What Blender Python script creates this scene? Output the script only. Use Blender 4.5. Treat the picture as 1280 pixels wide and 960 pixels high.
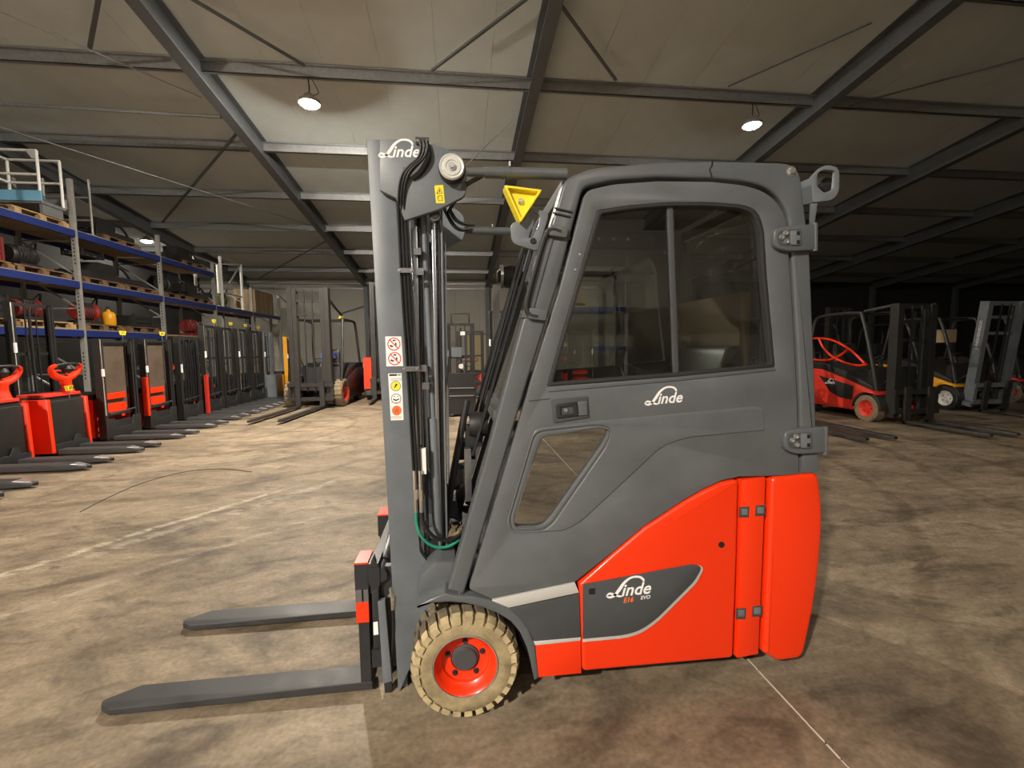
import bpy, bmesh, math, random
from mathutils import Vector, Matrix
from mathutils.geometry import tessellate_polygon
random.seed(7)
for _o in list(bpy.data.objects): bpy.data.objects.remove(_o)
SC = bpy.context.scene
COL = SC.collection
PI = math.pi

# ------------------------------------------------------------------ camera
F = 560.0; CX = 640.0; CY = 480.0; H = 1.5          # focal length in px of a 1280x960 frame, eye height
YV = Vector(((573.0-CX)/F, (CY-435.0)/F, -1.0)).normalized()   # hall axes seen in camera axes
ZV = Vector((1.0, 0.0113, 0.0)).cross(YV).normalized()
XV = YV.cross(ZV)
cam_d = bpy.data.cameras.new('camera'); cam = bpy.data.objects.new('camera', cam_d); COL.objects.link(cam)
cam_d.sensor_width = 36.0; cam_d.lens = 36.0*F/1280.0; cam_d.clip_start = 0.05; cam_d.clip_end = 200
cam.matrix_world = Matrix.Translation((0, 0, H)) @ Matrix((XV, YV, ZV)).to_4x4()
SC.camera = cam

# ------------------------------------------------------------------ world, exposure
W = bpy.data.worlds.new('night'); SC.world = W; W.use_nodes = True
W.node_tree.nodes['Background'].inputs[0].default_value = (0.02, 0.02, 0.025, 1)
W.node_tree.nodes['Background'].inputs[1].default_value = 0.1
SC.view_settings.view_transform = 'Standard'; SC.view_settings.look = 'None'
SC.view_settings.gamma = 1.0; SC.view_settings.use_curve_mapping = False
SC.view_settings.exposure = 0.12
LAMP_RADIANCE = 2600.0
LAMP_COL = (1.0, 0.91, 0.78)
# high-bay lamps of the hall: x, y, z, strength factor, label
LAMPS = [(-2.61, 8.95, 5.975, 1.35, 'glowing high-bay lamp hanging from the purlin left of the mast'),
         (6.085, 8.95, 5.987, 0.10, 'glowing high-bay lamp above the cab, under the right rafter'),
         (-10.7, 17.35, 5.33, 0.22, 'small glowing lamp far off above the blue rack'),
         (-5.6, -5.6, 6.5, 3.9, 'high-bay lamp behind the viewer on the left side'),
         (2.6, -7.6, 6.5, 0.24, 'added high-bay lamp behind the viewer on the right side')]  # unseen, added to light the rear rack mirrored in the cab glass

# ------------------------------------------------------------------ helpers
def ray(px, py):
    c = Vector(((px-CX)/F, (CY-py)/F, -1.0)); return Vector((XV.dot(c), YV.dot(c), ZV.dot(c)))
def UY(px, py, Y):
    d = ray(px, py); return d*(Y/d.y)+Vector((0, 0, H))
def UX(px, py, X):
    d = ray(px, py); return d*(X/d.x)+Vector((0, 0, H))
def UZ(px, py, Z=0.0):
    d = ray(px, py); return d*((Z-H)/d.z)+Vector((0, 0, H))
def xz(pts, Y):
    out = []
    for p in pts:
        q = UY(p[0], p[1], Y); out.append((q.x, q.z))
    return out

def lin(c):
    c = c/255.0
    return c/12.92 if c <= 0.04045 else ((c+0.055)/1.055)**2.4
def rgb(r, g, b): return (lin(r), lin(g), lin(b), 1.0)
MATS = {}
def mat(name, col, rough=0.5, metal=0.0, noise=0.0, scale=8.0, bump=0.0, bscale=60.0, emit=None, estr=0.0, trans=0.0, coat=0.0, rvar=0.0, alpha=None):
    m = bpy.data.materials.new(name); m.use_nodes = True; MATS[name] = m
    nt = m.node_tree; b = nt.nodes['Principled BSDF']
    if len(col) == 3: col = tuple(col)+(1.0,)
    b.inputs['Base Color'].default_value = col
    b.inputs['Roughness'].default_value = rough
    b.inputs['Metallic'].default_value = metal
    if trans: b.inputs['Transmission Weight'].default_value = trans; b.inputs['IOR'].default_value = 1.45
    if coat: b.inputs['Coat Weight'].default_value = coat; b.inputs['Coat Roughness'].default_value = 0.15
    if emit: b.inputs['Emission Color'].default_value = tuple(emit)+(1,); b.inputs['Emission Strength'].default_value = estr
    if noise or bump or rvar:
        tc = nt.nodes.new('ShaderNodeTexCoord')
    if noise or rvar:
        n = nt.nodes.new('ShaderNodeTexNoise'); n.inputs['Scale'].default_value = scale; n.inputs['Detail'].default_value = 6; n.inputs['Roughness'].default_value = 0.65
        nt.links.new(tc.outputs['Object'], n.inputs['Vector'])
        if noise:
            r = nt.nodes.new('ShaderNodeValToRGB')
            r.color_ramp.elements[0].position = 0.3; r.color_ramp.elements[1].position = 0.72
            r.color_ramp.elements[0].color = tuple(max(0, c*(1-noise)) for c in col[:3])+(1,)
            r.color_ramp.elements[1].color = tuple(min(1, c*(1+noise)) for c in col[:3])+(1,)
            nt.links.new(n.outputs['Fac'], r.inputs['Fac']); nt.links.new(r.outputs['Color'], b.inputs['Base Color'])
        if rvar:
            mr = nt.nodes.new('ShaderNodeMapRange'); mr.inputs['From Min'].default_value = 0.3; mr.inputs['From Max'].default_value = 0.7
            mr.inputs['To Min'].default_value = rough-rvar; mr.inputs['To Max'].default_value = rough+rvar
            nt.links.new(n.outputs['Fac'], mr.inputs['Value']); nt.links.new(mr.outputs['Result'], b.inputs['Roughness'])
    if bump:
        n2 = nt.nodes.new('ShaderNodeTexNoise'); n2.inputs['Scale'].default_value = bscale; n2.inputs['Detail'].default_value = 4
        nt.links.new(tc.outputs['Object'], n2.inputs['Vector'])
        bp = nt.nodes.new('ShaderNodeBump'); bp.inputs['Strength'].default_value = bump; bp.inputs['Distance'].default_value = 0.01
        nt.links.new(n2.outputs['Fac'], bp.inputs['Height']); nt.links.new(bp.outputs['Normal'], b.inputs['Normal'])
    return m

def glass(name, tint, refl=0.12, rough=0.0):
    # a thin pane: part mirror, part tinted see-through
    m = bpy.data.materials.new(name); m.use_nodes = True; MATS[name] = m
    nt = m.node_tree; nt.nodes.clear()
    o = nt.nodes.new('ShaderNodeOutputMaterial'); mx = nt.nodes.new('ShaderNodeMixShader')
    t = nt.nodes.new('ShaderNodeBsdfTransparent'); t.inputs[0].default_value = tuple(tint)+(1,)
    g = nt.nodes.new('ShaderNodeBsdfGlossy'); g.inputs['Roughness'].default_value = rough; g.inputs['Color'].default_value = (1, 1, 1, 1)
    lw = nt.nodes.new('ShaderNodeFresnel'); lw.inputs['IOR'].default_value = 1.5
    ad = nt.nodes.new('ShaderNodeMath'); ad.operation = 'ADD'; ad.inputs[1].default_value = refl; ad.use_clamp = True
    nt.links.new(lw.outputs[0], ad.inputs[0]); nt.links.new(ad.outputs[0], mx.inputs[0])
    nt.links.new(t.outputs[0], mx.inputs[1]); nt.links.new(g.outputs[0], mx.inputs[2]); nt.links.new(mx.outputs[0], o.inputs[0])
    return m

class MB:
    def __init__(s): s.v = []; s.f = []; s.m = []; s.cur = 0
    def add(s, vs, fs):
        n = len(s.v); s.v += [Vector(v) for v in vs]
        for f in fs: s.f.append([i+n for i in f]); s.m.append(s.cur)
        return s
    def slot(s, i): s.cur = i; return s
    def box(s, x0, x1, y0, y1, z0, z1, M=None):
        vs = [Vector((x, y, z)) for x in (x0, x1) for y in (y0, y1) for z in (z0, z1)]
        if M: vs = [M @ v for v in vs]
        return s.add(vs, [(0, 1, 3, 2), (4, 6, 7, 5), (0, 4, 5, 1), (2, 3, 7, 6), (0, 2, 6, 4), (1, 5, 7, 3)])
    def bar(s, a, b, w, h=None, up=(0, 0, 1)):
        h = h or w; a = Vector(a); b = Vector(b); d = (b-a); L = d.length; d.normalize()
        u = Vector(up)
        if abs(d.dot(u)) > 0.98: u = Vector((1, 0, 0))
        sx = d.cross(u).normalized(); sz = sx.cross(d)
        vs = [p+sx*(i*w/2)+sz*(j*h/2) for p in (a, b) for i in (-1, 1) for j in (-1, 1)]
        return s.add(vs, [(0, 1, 3, 2), (4, 6, 7, 5), (0, 4, 5, 1), (2, 3, 7, 6), (0, 2, 6, 4), (1, 5, 7, 3)])
    def tube(s, pts, r, seg=8, closed=False):
        pts = [Vector(p) for p in pts]; n = len(pts); rs = r if isinstance(r, (list, tuple)) else [r]*n
        vs = []; ref = None
        for i, p in enumerate(pts):
            if closed: d = (pts[(i+1) % n]-pts[i-1])
            else: d = (pts[min(i+1, n-1)]-pts[max(i-1, 0)])
            d.normalize()
            if ref is None:
                ref = Vector((0, 0, 1)) if abs(d.z) < 0.9 else Vector((1, 0, 0))
            a = (ref-d*ref.dot(d)).normalized(); ref = a; b = d.cross(a)
            for k in range(seg):
                t = 2*PI*k/seg; vs.append(p+(a*math.cos(t)+b*math.sin(t))*rs[i])
        fs = []
        for i in range(n if closed else n-1):
            j = (i+1) % n
            for k in range(seg):
                l = (k+1) % seg; fs.append((i*seg+k, i*seg+l, j*seg+l, j*seg+k))
        if not closed: fs += [tuple(range(seg)), tuple((n-1)*seg+k for k in range(seg))]
        return s.add(vs, fs)
    def lathe(s, prof, c, axis='Y', seg=32, sgn=1, cap=True):
        c = Vector(c); vs = []; n = len(prof)
        for k in range(seg):
            t = 2*PI*k/seg
            for (r, h) in prof:
                a, b = r*math.cos(t), r*math.sin(t); h *= sgn
                vs.append(c+(Vector((a, h, b)) if axis == 'Y' else Vector((h, a, b)) if axis == 'X' else Vector((a, b, h))))
        fs = []
        for k in range(seg):
            l = (k+1) % seg
            for i in range(n-1): fs.append((k*n+i, k*n+i+1, l*n+i+1, l*n+i))
        if cap and prof[0][0] > 1e-6: fs.append(tuple(k*n for k in range(seg)))
        if cap and prof[-1][0] > 1e-6: fs.append(tuple(k*n+n-1 for k in range(seg)))
        return s.add(vs, fs)
    def prism(s, loops, w0, w1, b=0.0, fn=None, bseg=2, back=True, bback=0.0):
        """loops: outer outline + holes in (u,v); extruded w0->w1, edge of the w0 face rounded by b"""
        fn = fn or (lambda u, v, w: (u, w, v))
        sg = 1 if w1 > w0 else -1
        loops = [clean(l) for l in loops]
        sizes = [len(l) for l in loops]
        layers = []
        if b > 0:
            for k in range(bseg+1):
                t = k/bseg*PI/2; layers.append((b*(1-math.sin(t)), w0+sg*b*(1-math.cos(t))))
        else: layers.append((0, w0))
        if bback > 0:
            for k in range(bseg+1):
                t = (1-k/bseg)*PI/2; layers.append((bback*(1-math.sin(t)), w1-sg*bback*(1-math.cos(t))))
        else: layers.append((0, w1))
        vs = []; N = sum(sizes)
        for (ins, w) in layers:
            for li, l in enumerate(loops):
                for (u, v) in offset(l, ins, li > 0): vs.append(fn(u, v, w))
        fs = []
        for a in range(len(layers)-1):
            st = 0
            for n in sizes:
                for i in range(n):
                    j = (i+1) % n
                    fs.append((a*N+st+i, a*N+st+j, (a+1)*N+st+j, (a+1)*N+st+i))
                st += n
        def cap(layer, ins):
            ls = [[Vector((u, v, 0)) for (u, v) in offset(l, ins, li > 0)] for li, l in enumerate(loops)]
            if len(ls) == 1: return [tuple(layer*N+i for i in range(N))]
            return [tuple(layer*N+i for i in t) for t in tessellate_polygon(ls)]
        fs += cap(0, layers[0][0])
        if back: fs += cap(len(layers)-1, layers[-1][0])
        return s.add(vs, fs)
    def mesh(s, name, off=None, smooth=35):
        me = bpy.data.meshes.new(name)
        vs = [v-off for v in s.v] if off is not None else s.v
        me.from_pydata([tuple(v) for v in vs], [], s.f)
        for p, mi in zip(me.polygons, s.m): p.material_index = mi
        bm = bmesh.new(); bm.from_mesh(me); bmesh.ops.recalc_face_normals(bm, faces=bm.faces); bm.to_mesh(me); bm.free()
        if smooth:
            me.shade_smooth(); me.set_sharp_from_angle(angle=math.radians(smooth))
        me.update(); return me
    def build(s, name, m, parent=None, off=None, smooth=35):
        if off is None and parent is not None and 'off' in OFFS.get(parent.name, {}): off = OFFS[parent.name]['off']
        me = s.mesh(name, off, smooth)
        for mm in (m if isinstance(m, (list, tuple)) else [m]): me.materials.append(MATS[mm])
        o = bpy.data.objects.new(name, me); COL.objects.link(o)
        if parent is not None:
            o.parent = parent
            if off is not None: OFFS[o.name] = {'off': off}
        return o
OFFS = {}
def clean(l):
    out = []
    for p in l:
        if not out or (abs(p[0]-out[-1][0])+abs(p[1]-out[-1][1])) > 1e-5: out.append((p[0], p[1]))
    if len(out) > 1 and abs(out[0][0]-out[-1][0])+abs(out[0][1]-out[-1][1]) < 1e-5: out.pop()
    return out
def area(l): return 0.5*sum(l[i-1][0]*l[i][1]-l[i][0]*l[i-1][1] for i in range(len(l)))
def offset(l, d, hole=False):
    if d == 0: return l
    s = 1 if area(l) > 0 else -1
    if hole: s = -s
    n = len(l); out = []
    for i in range(n):
        a, p, c = Vector(l[i-1]), Vector(l[i]), Vector(l[(i+1) % n])
        e1 = (p-a).normalized(); e2 = (c-p).normalized()
        n1 = Vector((-e1.y, e1.x)); n2 = Vector((-e2.y, e2.x)); m = n1+n2
        k = 1.0/max(0.35, 1+n1.dot(n2))
        q = p+m*k*d*s; out.append((q.x, q.y))
    return out
def rnd(pts, default=0.0, seg=5):
    """round the corners of an outline; a point may carry its own radius"""
    n = len(pts); out = []
    for i in range(n):
        p = pts[i]; r = p[2] if len(p) > 2 else default
        P = Vector(p[:2])
        if r <= 0: out.append((P.x, P.y)); continue
        A = Vector(pts[i-1][:2]); B = Vector(pts[(i+1) % n][:2])
        ra = min(r, (A-P).length*0.48); rb = min(r, (B-P).length*0.48)
        a = P+(A-P).normalized()*ra; b = P+(B-P).normalized()*rb
        for k in range(seg+1):
            t = k/seg; q = a*(1-t)**2+P*2*t*(1-t)+b*t*t; out.append((q.x, q.y))
    return out
def curve(pts, n=6):
    pts = [Vector(p) for p in pts]; out = []
    for i in range(len(pts)-1):
        p0 = pts[max(i-1, 0)]; p1 = pts[i]; p2 = pts[i+1]; p3 = pts[min(i+2, len(pts)-1)]
        for k in range(n):
            t = k/n
            out.append(0.5*((2*p1)+(p2-p0)*t+(2*p0-5*p1+4*p2-p3)*t*t+(3*p1-p0-3*p2+p3)*t**3))
    out.append(pts[-1]); return out
def empty(name, loc=(0, 0, 0), rz=0.0):
    o = bpy.data.objects.new(name, None); COL.objects.link(o); o.location = loc; o.rotation_euler = (0, 0, rz); o.empty_display_size = 0.1
    return o
def tag(o, label=None, cat=None, group=None, kind=None):
    if label: o['label'] = label
    if cat: o['category'] = cat
    if group: o['group'] = group
    if kind: o['kind'] = kind
    return o
def struct(o): o['kind'] = 'structure'; return o
def copy_tree(o, parent=None):
    c = o.copy(); COL.objects.link(c); c.parent = parent
    for ch in list(o.children): copy_tree(ch, c)
    return c
def text_mb(mb, txt, fn, size=1.0, shear=0.0, thick=0.0, align='CENTER', spacing=1.0):
    """letters as flat polygons; fn maps (u,v) of the lettering to a 3D point"""
    cu = bpy.data.curves.new('lettering', 'FONT'); cu.body = txt; cu.size = size; cu.shear = shear; cu.offset = thick
    cu.align_x = align; cu.fill_mode = 'FRONT'; cu.resolution_u = 4; cu.space_character = spacing
    ob = bpy.data.objects.new('lettering', cu); COL.objects.link(ob)
    dg = bpy.context.evaluated_depsgraph_get(); me = bpy.data.meshes.new_from_object(ob.evaluated_get(dg))
    mb.add([fn(v.co.x, v.co.y) for v in me.vertices], [tuple(p.vertices) for p in me.polygons])
    bpy.data.objects.remove(ob); bpy.data.curves.remove(cu); bpy.data.meshes.remove(me)
    return mb
def ribbon(mb, pts, ws, fn):
    """flat stroke of changing width in the (u,v) plane"""
    n = len(pts); vs = []
    for i in range(n):
        a = Vector(pts[max(i-1, 0)][:2]); b = Vector(pts[min(i+1, n-1)][:2]); d = (b-a).normalized(); nn = Vector((-d.y, d.x))
        p = Vector(pts[i][:2])
        for s in (-1, 1): q = p+nn*s*ws[i]/2; vs.append(fn(q.x, q.y))
    mb.add(vs, [(2*i, 2*i+1, 2*i+3, 2*i+2) for i in range(n-1)])
def script_logo(mb, fn):
    """the maker's script lettering, unit width, baseline at v=0"""
    P = [(0.0, 0.03, .03), (0.06, 0.075, .05), (0.15, 0.05, .06), (0.27, 0.0, .05), (0.33, 0.0, .03)]
    c = curve([(p[0], p[1], p[2]) for p in P], 6); ribbon(mb, c, [q.z*.78 for q in c], fn)
    P = [(0.0, 0.03, .04), (0.07, -0.005, .055), (0.17, 0.03, .07), (0.27, 0.14, .09), (0.38, 0.28, .075), (0.52, 0.365, .055), (0.68, 0.365, .06), (0.77, 0.30, .06), (0.765, 0.255, .035)]
    c = curve([(p[0], p[1], p[2]) for p in P], 6); ribbon(mb, c, [q.z*.78 for q in c], fn)
    text_mb(mb, 'inde', lambda u, v: fn(u+0.30, v), 0.35, 0.3, 0.007, 'LEFT', 1.02)

# ------------------------------------------------------------------ materials
def concrete():
    m = bpy.data.materials.new('concrete'); m.use_nodes = True; MATS['concrete'] = m
    nt = m.node_tree; b = nt.nodes['Principled BSDF']; L = nt.links.new
    tc = nt.nodes.new('ShaderNodeTexCoord')
    mp = nt.nodes.new('ShaderNodeMapping'); mp.inputs['Rotation'].default_value = (0, 0, -0.55); mp.inputs['Scale'].default_value = (0.75, 1.35, 1)
    L(tc.outputs['Object'], mp.inputs['Vector'])
    n1 = nt.nodes.new('ShaderNodeTexNoise'); n1.inputs['Scale'].default_value = 1.4; n1.inputs['Detail'].default_value = 9; n1.inputs['Roughness'].default_value = 0.66; n1.inputs['Distortion'].default_value = 0.8
    L(mp.outputs[0], n1.inputs['Vector'])
    r1 = nt.nodes.new('ShaderNodeValToRGB'); e = r1.color_ramp.elements
    e[0].position = 0.33; e[0].color = (0.118, 0.092, 0.066, 1); e[1].position = 0.68; e[1].color = (0.325, 0.260, 0.184, 1)
    x = r1.color_ramp.elements.new(0.5); x.color = (0.232, 0.181, 0.125, 1)
    L(n1.outputs['Fac'], r1.inputs['Fac'])
    # pale scuffed tyre streaks
    mp2 = nt.nodes.new('ShaderNodeMapping'); mp2.inputs['Rotation'].default_value = (0, 0, -0.45); mp2.inputs['Scale'].default_value = (0.30, 1.9, 1)
    L(tc.outputs['Object'], mp2.inputs['Vector'])
    n2 = nt.nodes.new('ShaderNodeTexNoise'); n2.inputs['Scale'].default_value = 0.9; n2.inputs['Detail'].default_value = 7; n2.inputs['Roughness'].default_value = 0.7
    L(mp2.outputs[0], n2.inputs['Vector'])
    r2 = nt.nodes.new('ShaderNodeValToRGB'); r2.color_ramp.elements[0].position = 0.60; r2.color_ramp.elements[0].color = (0, 0, 0, 1); r2.color_ramp.elements[1].position = 0.74; r2.color_ramp.elements[1].color = (0.55, 0.55, 0.55, 1)
    L(n2.outputs['Fac'], r2.inputs['Fac'])
    mx = nt.nodes.new('ShaderNodeMixRGB'); mx.inputs['Color2'].default_value = (0.50, 0.42, 0.31, 1)
    L(r2.outputs['Color'], mx.inputs['Fac']); L(r1.outputs['Color'], mx.inputs['Color1'])
    # dark rubber marks and blotches
    n3 = nt.nodes.new('ShaderNodeTexNoise'); n3.inputs['Scale'].default_value = 3.2; n3.inputs['Detail'].default_value = 8; n3.inputs['Distortion'].default_value = 1.6
    L(mp.outputs[0], n3.inputs['Vector'])
    r3 = nt.nodes.new('ShaderNodeValToRGB'); r3.color_ramp.elements[0].position = 0.30; r3.color_ramp.elements[0].color = (0.45, 0.45, 0.45, 1); r3.color_ramp.elements[1].position = 0.46; r3.color_ramp.elements[1].color = (1, 1, 1, 1)
    L(n3.outputs['Fac'], r3.inputs['Fac'])
    mu = nt.nodes.new('ShaderNodeMixRGB'); mu.blend_type = 'MULTIPLY'; mu.inputs['Fac'].default_value = 0.7
    L(mx.outputs[0], mu.inputs['Color1']); L(r3.outputs[0], mu.inputs['Color2'])
    n4 = nt.nodes.new('ShaderNodeTexNoise'); n4.inputs['Scale'].default_value = 45; n4.inputs['Detail'].default_value = 6
    L(tc.outputs['Object'], n4.inputs['Vector'])
    r4 = nt.nodes.new('ShaderNodeValToRGB'); r4.color_ramp.elements[0].position = 0.3; r4.color_ramp.elements[0].color = (0.78, 0.78, 0.78, 1); r4.color_ramp.elements[1].position = 0.7; r4.color_ramp.elements[1].color = (1.1, 1.1, 1.1, 1)
    L(n4.outputs['Fac'], r4.inputs['Fac'])
    m4 = nt.nodes.new('ShaderNodeMixRGB'); m4.blend_type = 'MULTIPLY'; m4.inputs['Fac'].default_value = 1
    L(mu.outputs[0], m4.inputs['Color1']); L(r4.outputs[0], m4.inputs['Color2'])
    n5 = nt.nodes.new('ShaderNodeTexNoise'); n5.inputs['Scale'].default_value = 9; n5.inputs['Detail'].default_value = 10; n5.inputs['Roughness'].default_value = 0.75; n5.inputs['Distortion'].default_value = 0.5
    L(mp.outputs[0], n5.inputs['Vector'])
    r5 = nt.nodes.new('ShaderNodeValToRGB'); r5.color_ramp.elements[0].position = 0.36; r5.color_ramp.elements[0].color = (0.68, 0.66, 0.63, 1); r5.color_ramp.elements[1].position = 0.62; r5.color_ramp.elements[1].color = (1.12, 1.12, 1.12, 1)
    L(n5.outputs['Fac'], r5.inputs['Fac'])
    m5 = nt.nodes.new('ShaderNodeMixRGB'); m5.blend_type = 'MULTIPLY'; m5.inputs['Fac'].default_value = 0.8
    L(m4.outputs[0], m5.inputs['Color1']); L(r5.outputs[0], m5.inputs['Color2'])
    # faint arcs left by turning tyres
    wv = nt.nodes.new('ShaderNodeTexWave'); wv.wave_type = 'RINGS'; wv.rings_direction = 'Z'; wv.inputs['Scale'].default_value = 0.33; wv.inputs['Distortion'].default_value = 2.5; wv.inputs['Detail'].default_value = 3; wv.inputs['Detail Scale'].default_value = 1.5
    mp3 = nt.nodes.new('ShaderNodeMapping'); mp3.inputs['Location'].default_value = (4.5, -9.0, 0); L(tc.outputs['Object'], mp3.inputs['Vector']); L(mp3.outputs[0], wv.inputs['Vector'])
    r6 = nt.nodes.new('ShaderNodeValToRGB'); r6.color_ramp.elements[0].position = 0.93; r6.color_ramp.elements[0].color = (1, 1, 1, 1); r6.color_ramp.elements[1].position = 0.985; r6.color_ramp.elements[1].color = (0.72, 0.70, 0.68, 1)
    L(wv.outputs['Fac'], r6.inputs['Fac'])
    m6 = nt.nodes.new('ShaderNodeMixRGB'); m6.blend_type = 'MULTIPLY'; m6.inputs['Fac'].default_value = 0.8
    L(m5.outputs[0], m6.inputs['Color1']); L(r6.outputs[0], m6.inputs['Color2'])
    last = m6.outputs[0]
    def vm(op, a, v):
        n = nt.nodes.new('ShaderNodeVectorMath'); n.operation = op; L(a, n.inputs[0]); n.inputs[1].default_value = v; return n.outputs['Value'] if op == 'DOT_PRODUCT' else n.outputs[0]
    def mr(a, f0, f1, t0, t1):
        n = nt.nodes.new('ShaderNodeMapRange'); n.interpolation_type = 'SMOOTHSTEP'; L(a, n.inputs['Value'])
        for k, v in (('From Min', f0), ('From Max', f1), ('To Min', t0), ('To Max', t1)): n.inputs[k].default_value = v
        return n.outputs['Result']
    def mul(a, c, op='MULTIPLY'):
        n = nt.nodes.new('ShaderNodeMath'); n.operation = op; L(a, n.inputs[0])
        if isinstance(c, float): n.inputs[1].default_value = c
        else: L(c, n.inputs[1])
        return n.outputs[0]
    # pale scraped streaks left on the slab by dragged loads
    for (A, B, wid, amt) in (((-3.45, 2.35), (-2.95, 3.0), .09, .55), ((-3.5, 2.75), (-1.75, 5.2), .06, .55), ((-2.9, 3.3), (-1.1, 5.6), .10, .30), ((-3.2, 2.2), (-1.0, 4.4), .05, .22)):
        d = Vector((B[0]-A[0], B[1]-A[1], 0)); ln = d.length; d.normalize(); nr = Vector((-d.y, d.x, 0))
        rel = vm('SUBTRACT', tc.outputs['Object'], (A[0], A[1], 0))
        al = vm('DOT_PRODUCT', rel, d); ac = vm('DOT_PRODUCT', rel, nr)
        wob = mul(mul(n1.outputs['Fac'], -0.5, 'ADD'), wid*3.0)
        ac = mul(mul(ac, wob, 'ADD'), 0.0, 'ABSOLUTE') if False else mul(mul(mul(ac, wob, 'ADD'), 2.0, 'POWER'), 0.5, 'POWER')
        k = mul(mul(mr(ac, wid*.2, wid, 1, 0), mr(al, 0, ln*.2, 0, 1)), mr(al, ln*.8, ln, 1, 0))
        k = mul(mul(k, mr(n5.outputs['Fac'], .40, .60, 0.1, 1)), amt)
        mxs = nt.nodes.new('ShaderNodeMixRGB'); mxs.inputs['Color2'].default_value = (0.58, 0.52, 0.42, 1)
        L(k, mxs.inputs['Fac']); L(last, mxs.inputs['Color1']); last = mxs.outputs[0]
    L(last, b.inputs['Base Color'])
    b.inputs['Roughness'].default_value = 0.62; b.inputs['Specular IOR Level'].default_value = 0.3
    bp = nt.nodes.new('ShaderNodeBump'); bp.inputs['Strength'].default_value = 0.25; bp.inputs['Distance'].default_value = 0.01
    L(n1.outputs['Fac'], bp.inputs['Height']); L(bp.outputs[0], b.inputs['Normal'])
concrete()
mat('joint', (0.05, 0.045, 0.04), 0.9)
mat('joint_edge', (0.62, 0.56, 0.46), 0.8)
mat('roof_panel', (0.59, 0.64, 0.64), 0.55, noise=0.06, scale=1.5)
mat('steel_beam', (0.13, 0.14, 0.15), 0.5, 0.3, noise=0.12, scale=5)
mat('galvanised', (0.33, 0.34, 0.35), 0.42, 0.6, noise=0.15, scale=12)
mat('wall_panel', (0.44, 0.42, 0.37), 0.6, noise=0.05, scale=2)
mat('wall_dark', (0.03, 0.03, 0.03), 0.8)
mat('ivory_door', (0.55, 0.45, 0.25), 0.5)
mat('paint_grey', (0.112, 0.121, 0.131), 0.36, noise=0.14, scale=5, rvar=0.08, bump=0.02, bscale=250)
mat('frame_grey', (0.100, 0.109, 0.118), 0.32, noise=0.08, scale=6, rvar=0.05)
mat('mast_grey', (0.135, 0.152, 0.170), 0.42, noise=0.2, scale=4, rvar=0.08)
mat('panel_dark', (0.058, 0.063, 0.068), 0.5, noise=0.08, scale=8)
mat('black_metal', (0.022, 0.023, 0.026), 0.42, noise=0.2, scale=10)
mat('black_plastic', (0.016, 0.016, 0.017), 0.55)
mat('truck_black', (0.020, 0.0195, 0.019), 0.5, noise=0.25, scale=6)
mat('rubber', (0.02, 0.02, 0.02), 0.6)
mat('hose', (0.014, 0.014, 0.015), 0.33)
mat('red_paint', (0.86, 0.036, 0.003), 0.38, coat=0.25, bump=0.015, bscale=400)
mat('truck_red', (0.62, 0.035, 0.018), 0.45, noise=0.15, scale=5)
mat('yellow_paint', (0.80, 0.36, 0.01), 0.45, noise=0.1, scale=6)
mat('signal_yellow', (0.86, 0.68, 0.02), 0.45)
mat('white_paint', (0.80, 0.80, 0.77), 0.5)
mat('white_print', (0.85, 0.85, 0.85), 0.5)
mat('black_print', (0.01, 0.01, 0.01), 0.6)
mat('red_print', (0.65, 0.03, 0.02), 0.5)
mat('orange_print', (0.85, 0.16, 0.04), 0.5)
mat('yellow_print', (0.80, 0.75, 0.05), 0.5)
mat('silver', (0.62, 0.63, 0.64), 0.32, 0.85)
mat('chrome', (0.78, 0.78, 0.78), 0.18, 1.0)
mat('bare_steel', (0.34, 0.36, 0.40), 0.26, 0.9, noise=0.12, scale=14)
mat('strip_white', (0.60, 0.60, 0.58), 0.4, 0.2)
mat('green_hose', (0.02, 0.26, 0.17), 0.4)
mat('tyre_tan', (0.44, 0.35, 0.20), 0.85, noise=0.38, scale=9, bump=0.3, bscale=40)
mat('tyre_side', (0.33, 0.26, 0.145), 0.85, noise=0.45, scale=11, bump=0.3, bscale=40)
mat('tyre_tread', (0.16, 0.13, 0.085), 0.85, noise=0.4, scale=20)
mat('tyre_brown', (0.20, 0.15, 0.09), 0.85, noise=0.3, scale=14)
mat('fork_steel', (0.055, 0.052, 0.05), 0.4, 0.5, noise=0.3, scale=7, rvar=0.1)
mat('fork_worn', (0.036, 0.036, 0.037), 0.55, 0.1, noise=0.35, scale=6, rvar=0.1)
mat('rack_blue', (0.014, 0.028, 0.15), 0.45, noise=0.1, scale=4)
mat('rack_post', (0.40, 0.39, 0.37), 0.45, 0.4, noise=0.12, scale=8)
mat('rack_deck', (0.36, 0.26, 0.17), 0.7, noise=0.2, scale=5)
mat('wood', (0.42, 0.27, 0.13), 0.75, noise=0.25, scale=9)
mat('wood_dark', (0.17, 0.10, 0.05), 0.8, noise=0.3, scale=9)
mat('cardboard', (0.30, 0.21, 0.12), 0.8, noise=0.08, scale=4)
mat('light_blue', (0.20, 0.48, 0.72), 0.45)
mat('blue_plastic', (0.05, 0.10, 0.45), 0.4)
mat('olive', (0.20, 0.19, 0.09), 0.6)
mat('maroon', (0.16, 0.02, 0.02), 0.5)
mat('seat_black', (0.03, 0.03, 0.032), 0.38)
mat('beige_panel', (0.35, 0.26, 0.15), 0.6)
mat('lamp_shade', (0.25, 0.24, 0.22), 0.5)
mat('bulb', (1, 0.9, 0.7), 0.4)
glass('cab_glass', (0.83, 0.85, 0.83), 0.08)
glass('lower_glass', (0.46, 0.51, 0.53), 0.30)
mat('guard_plastic', (0.10, 0.075, 0.055), 0.35, noise=0.3, scale=4)
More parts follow.
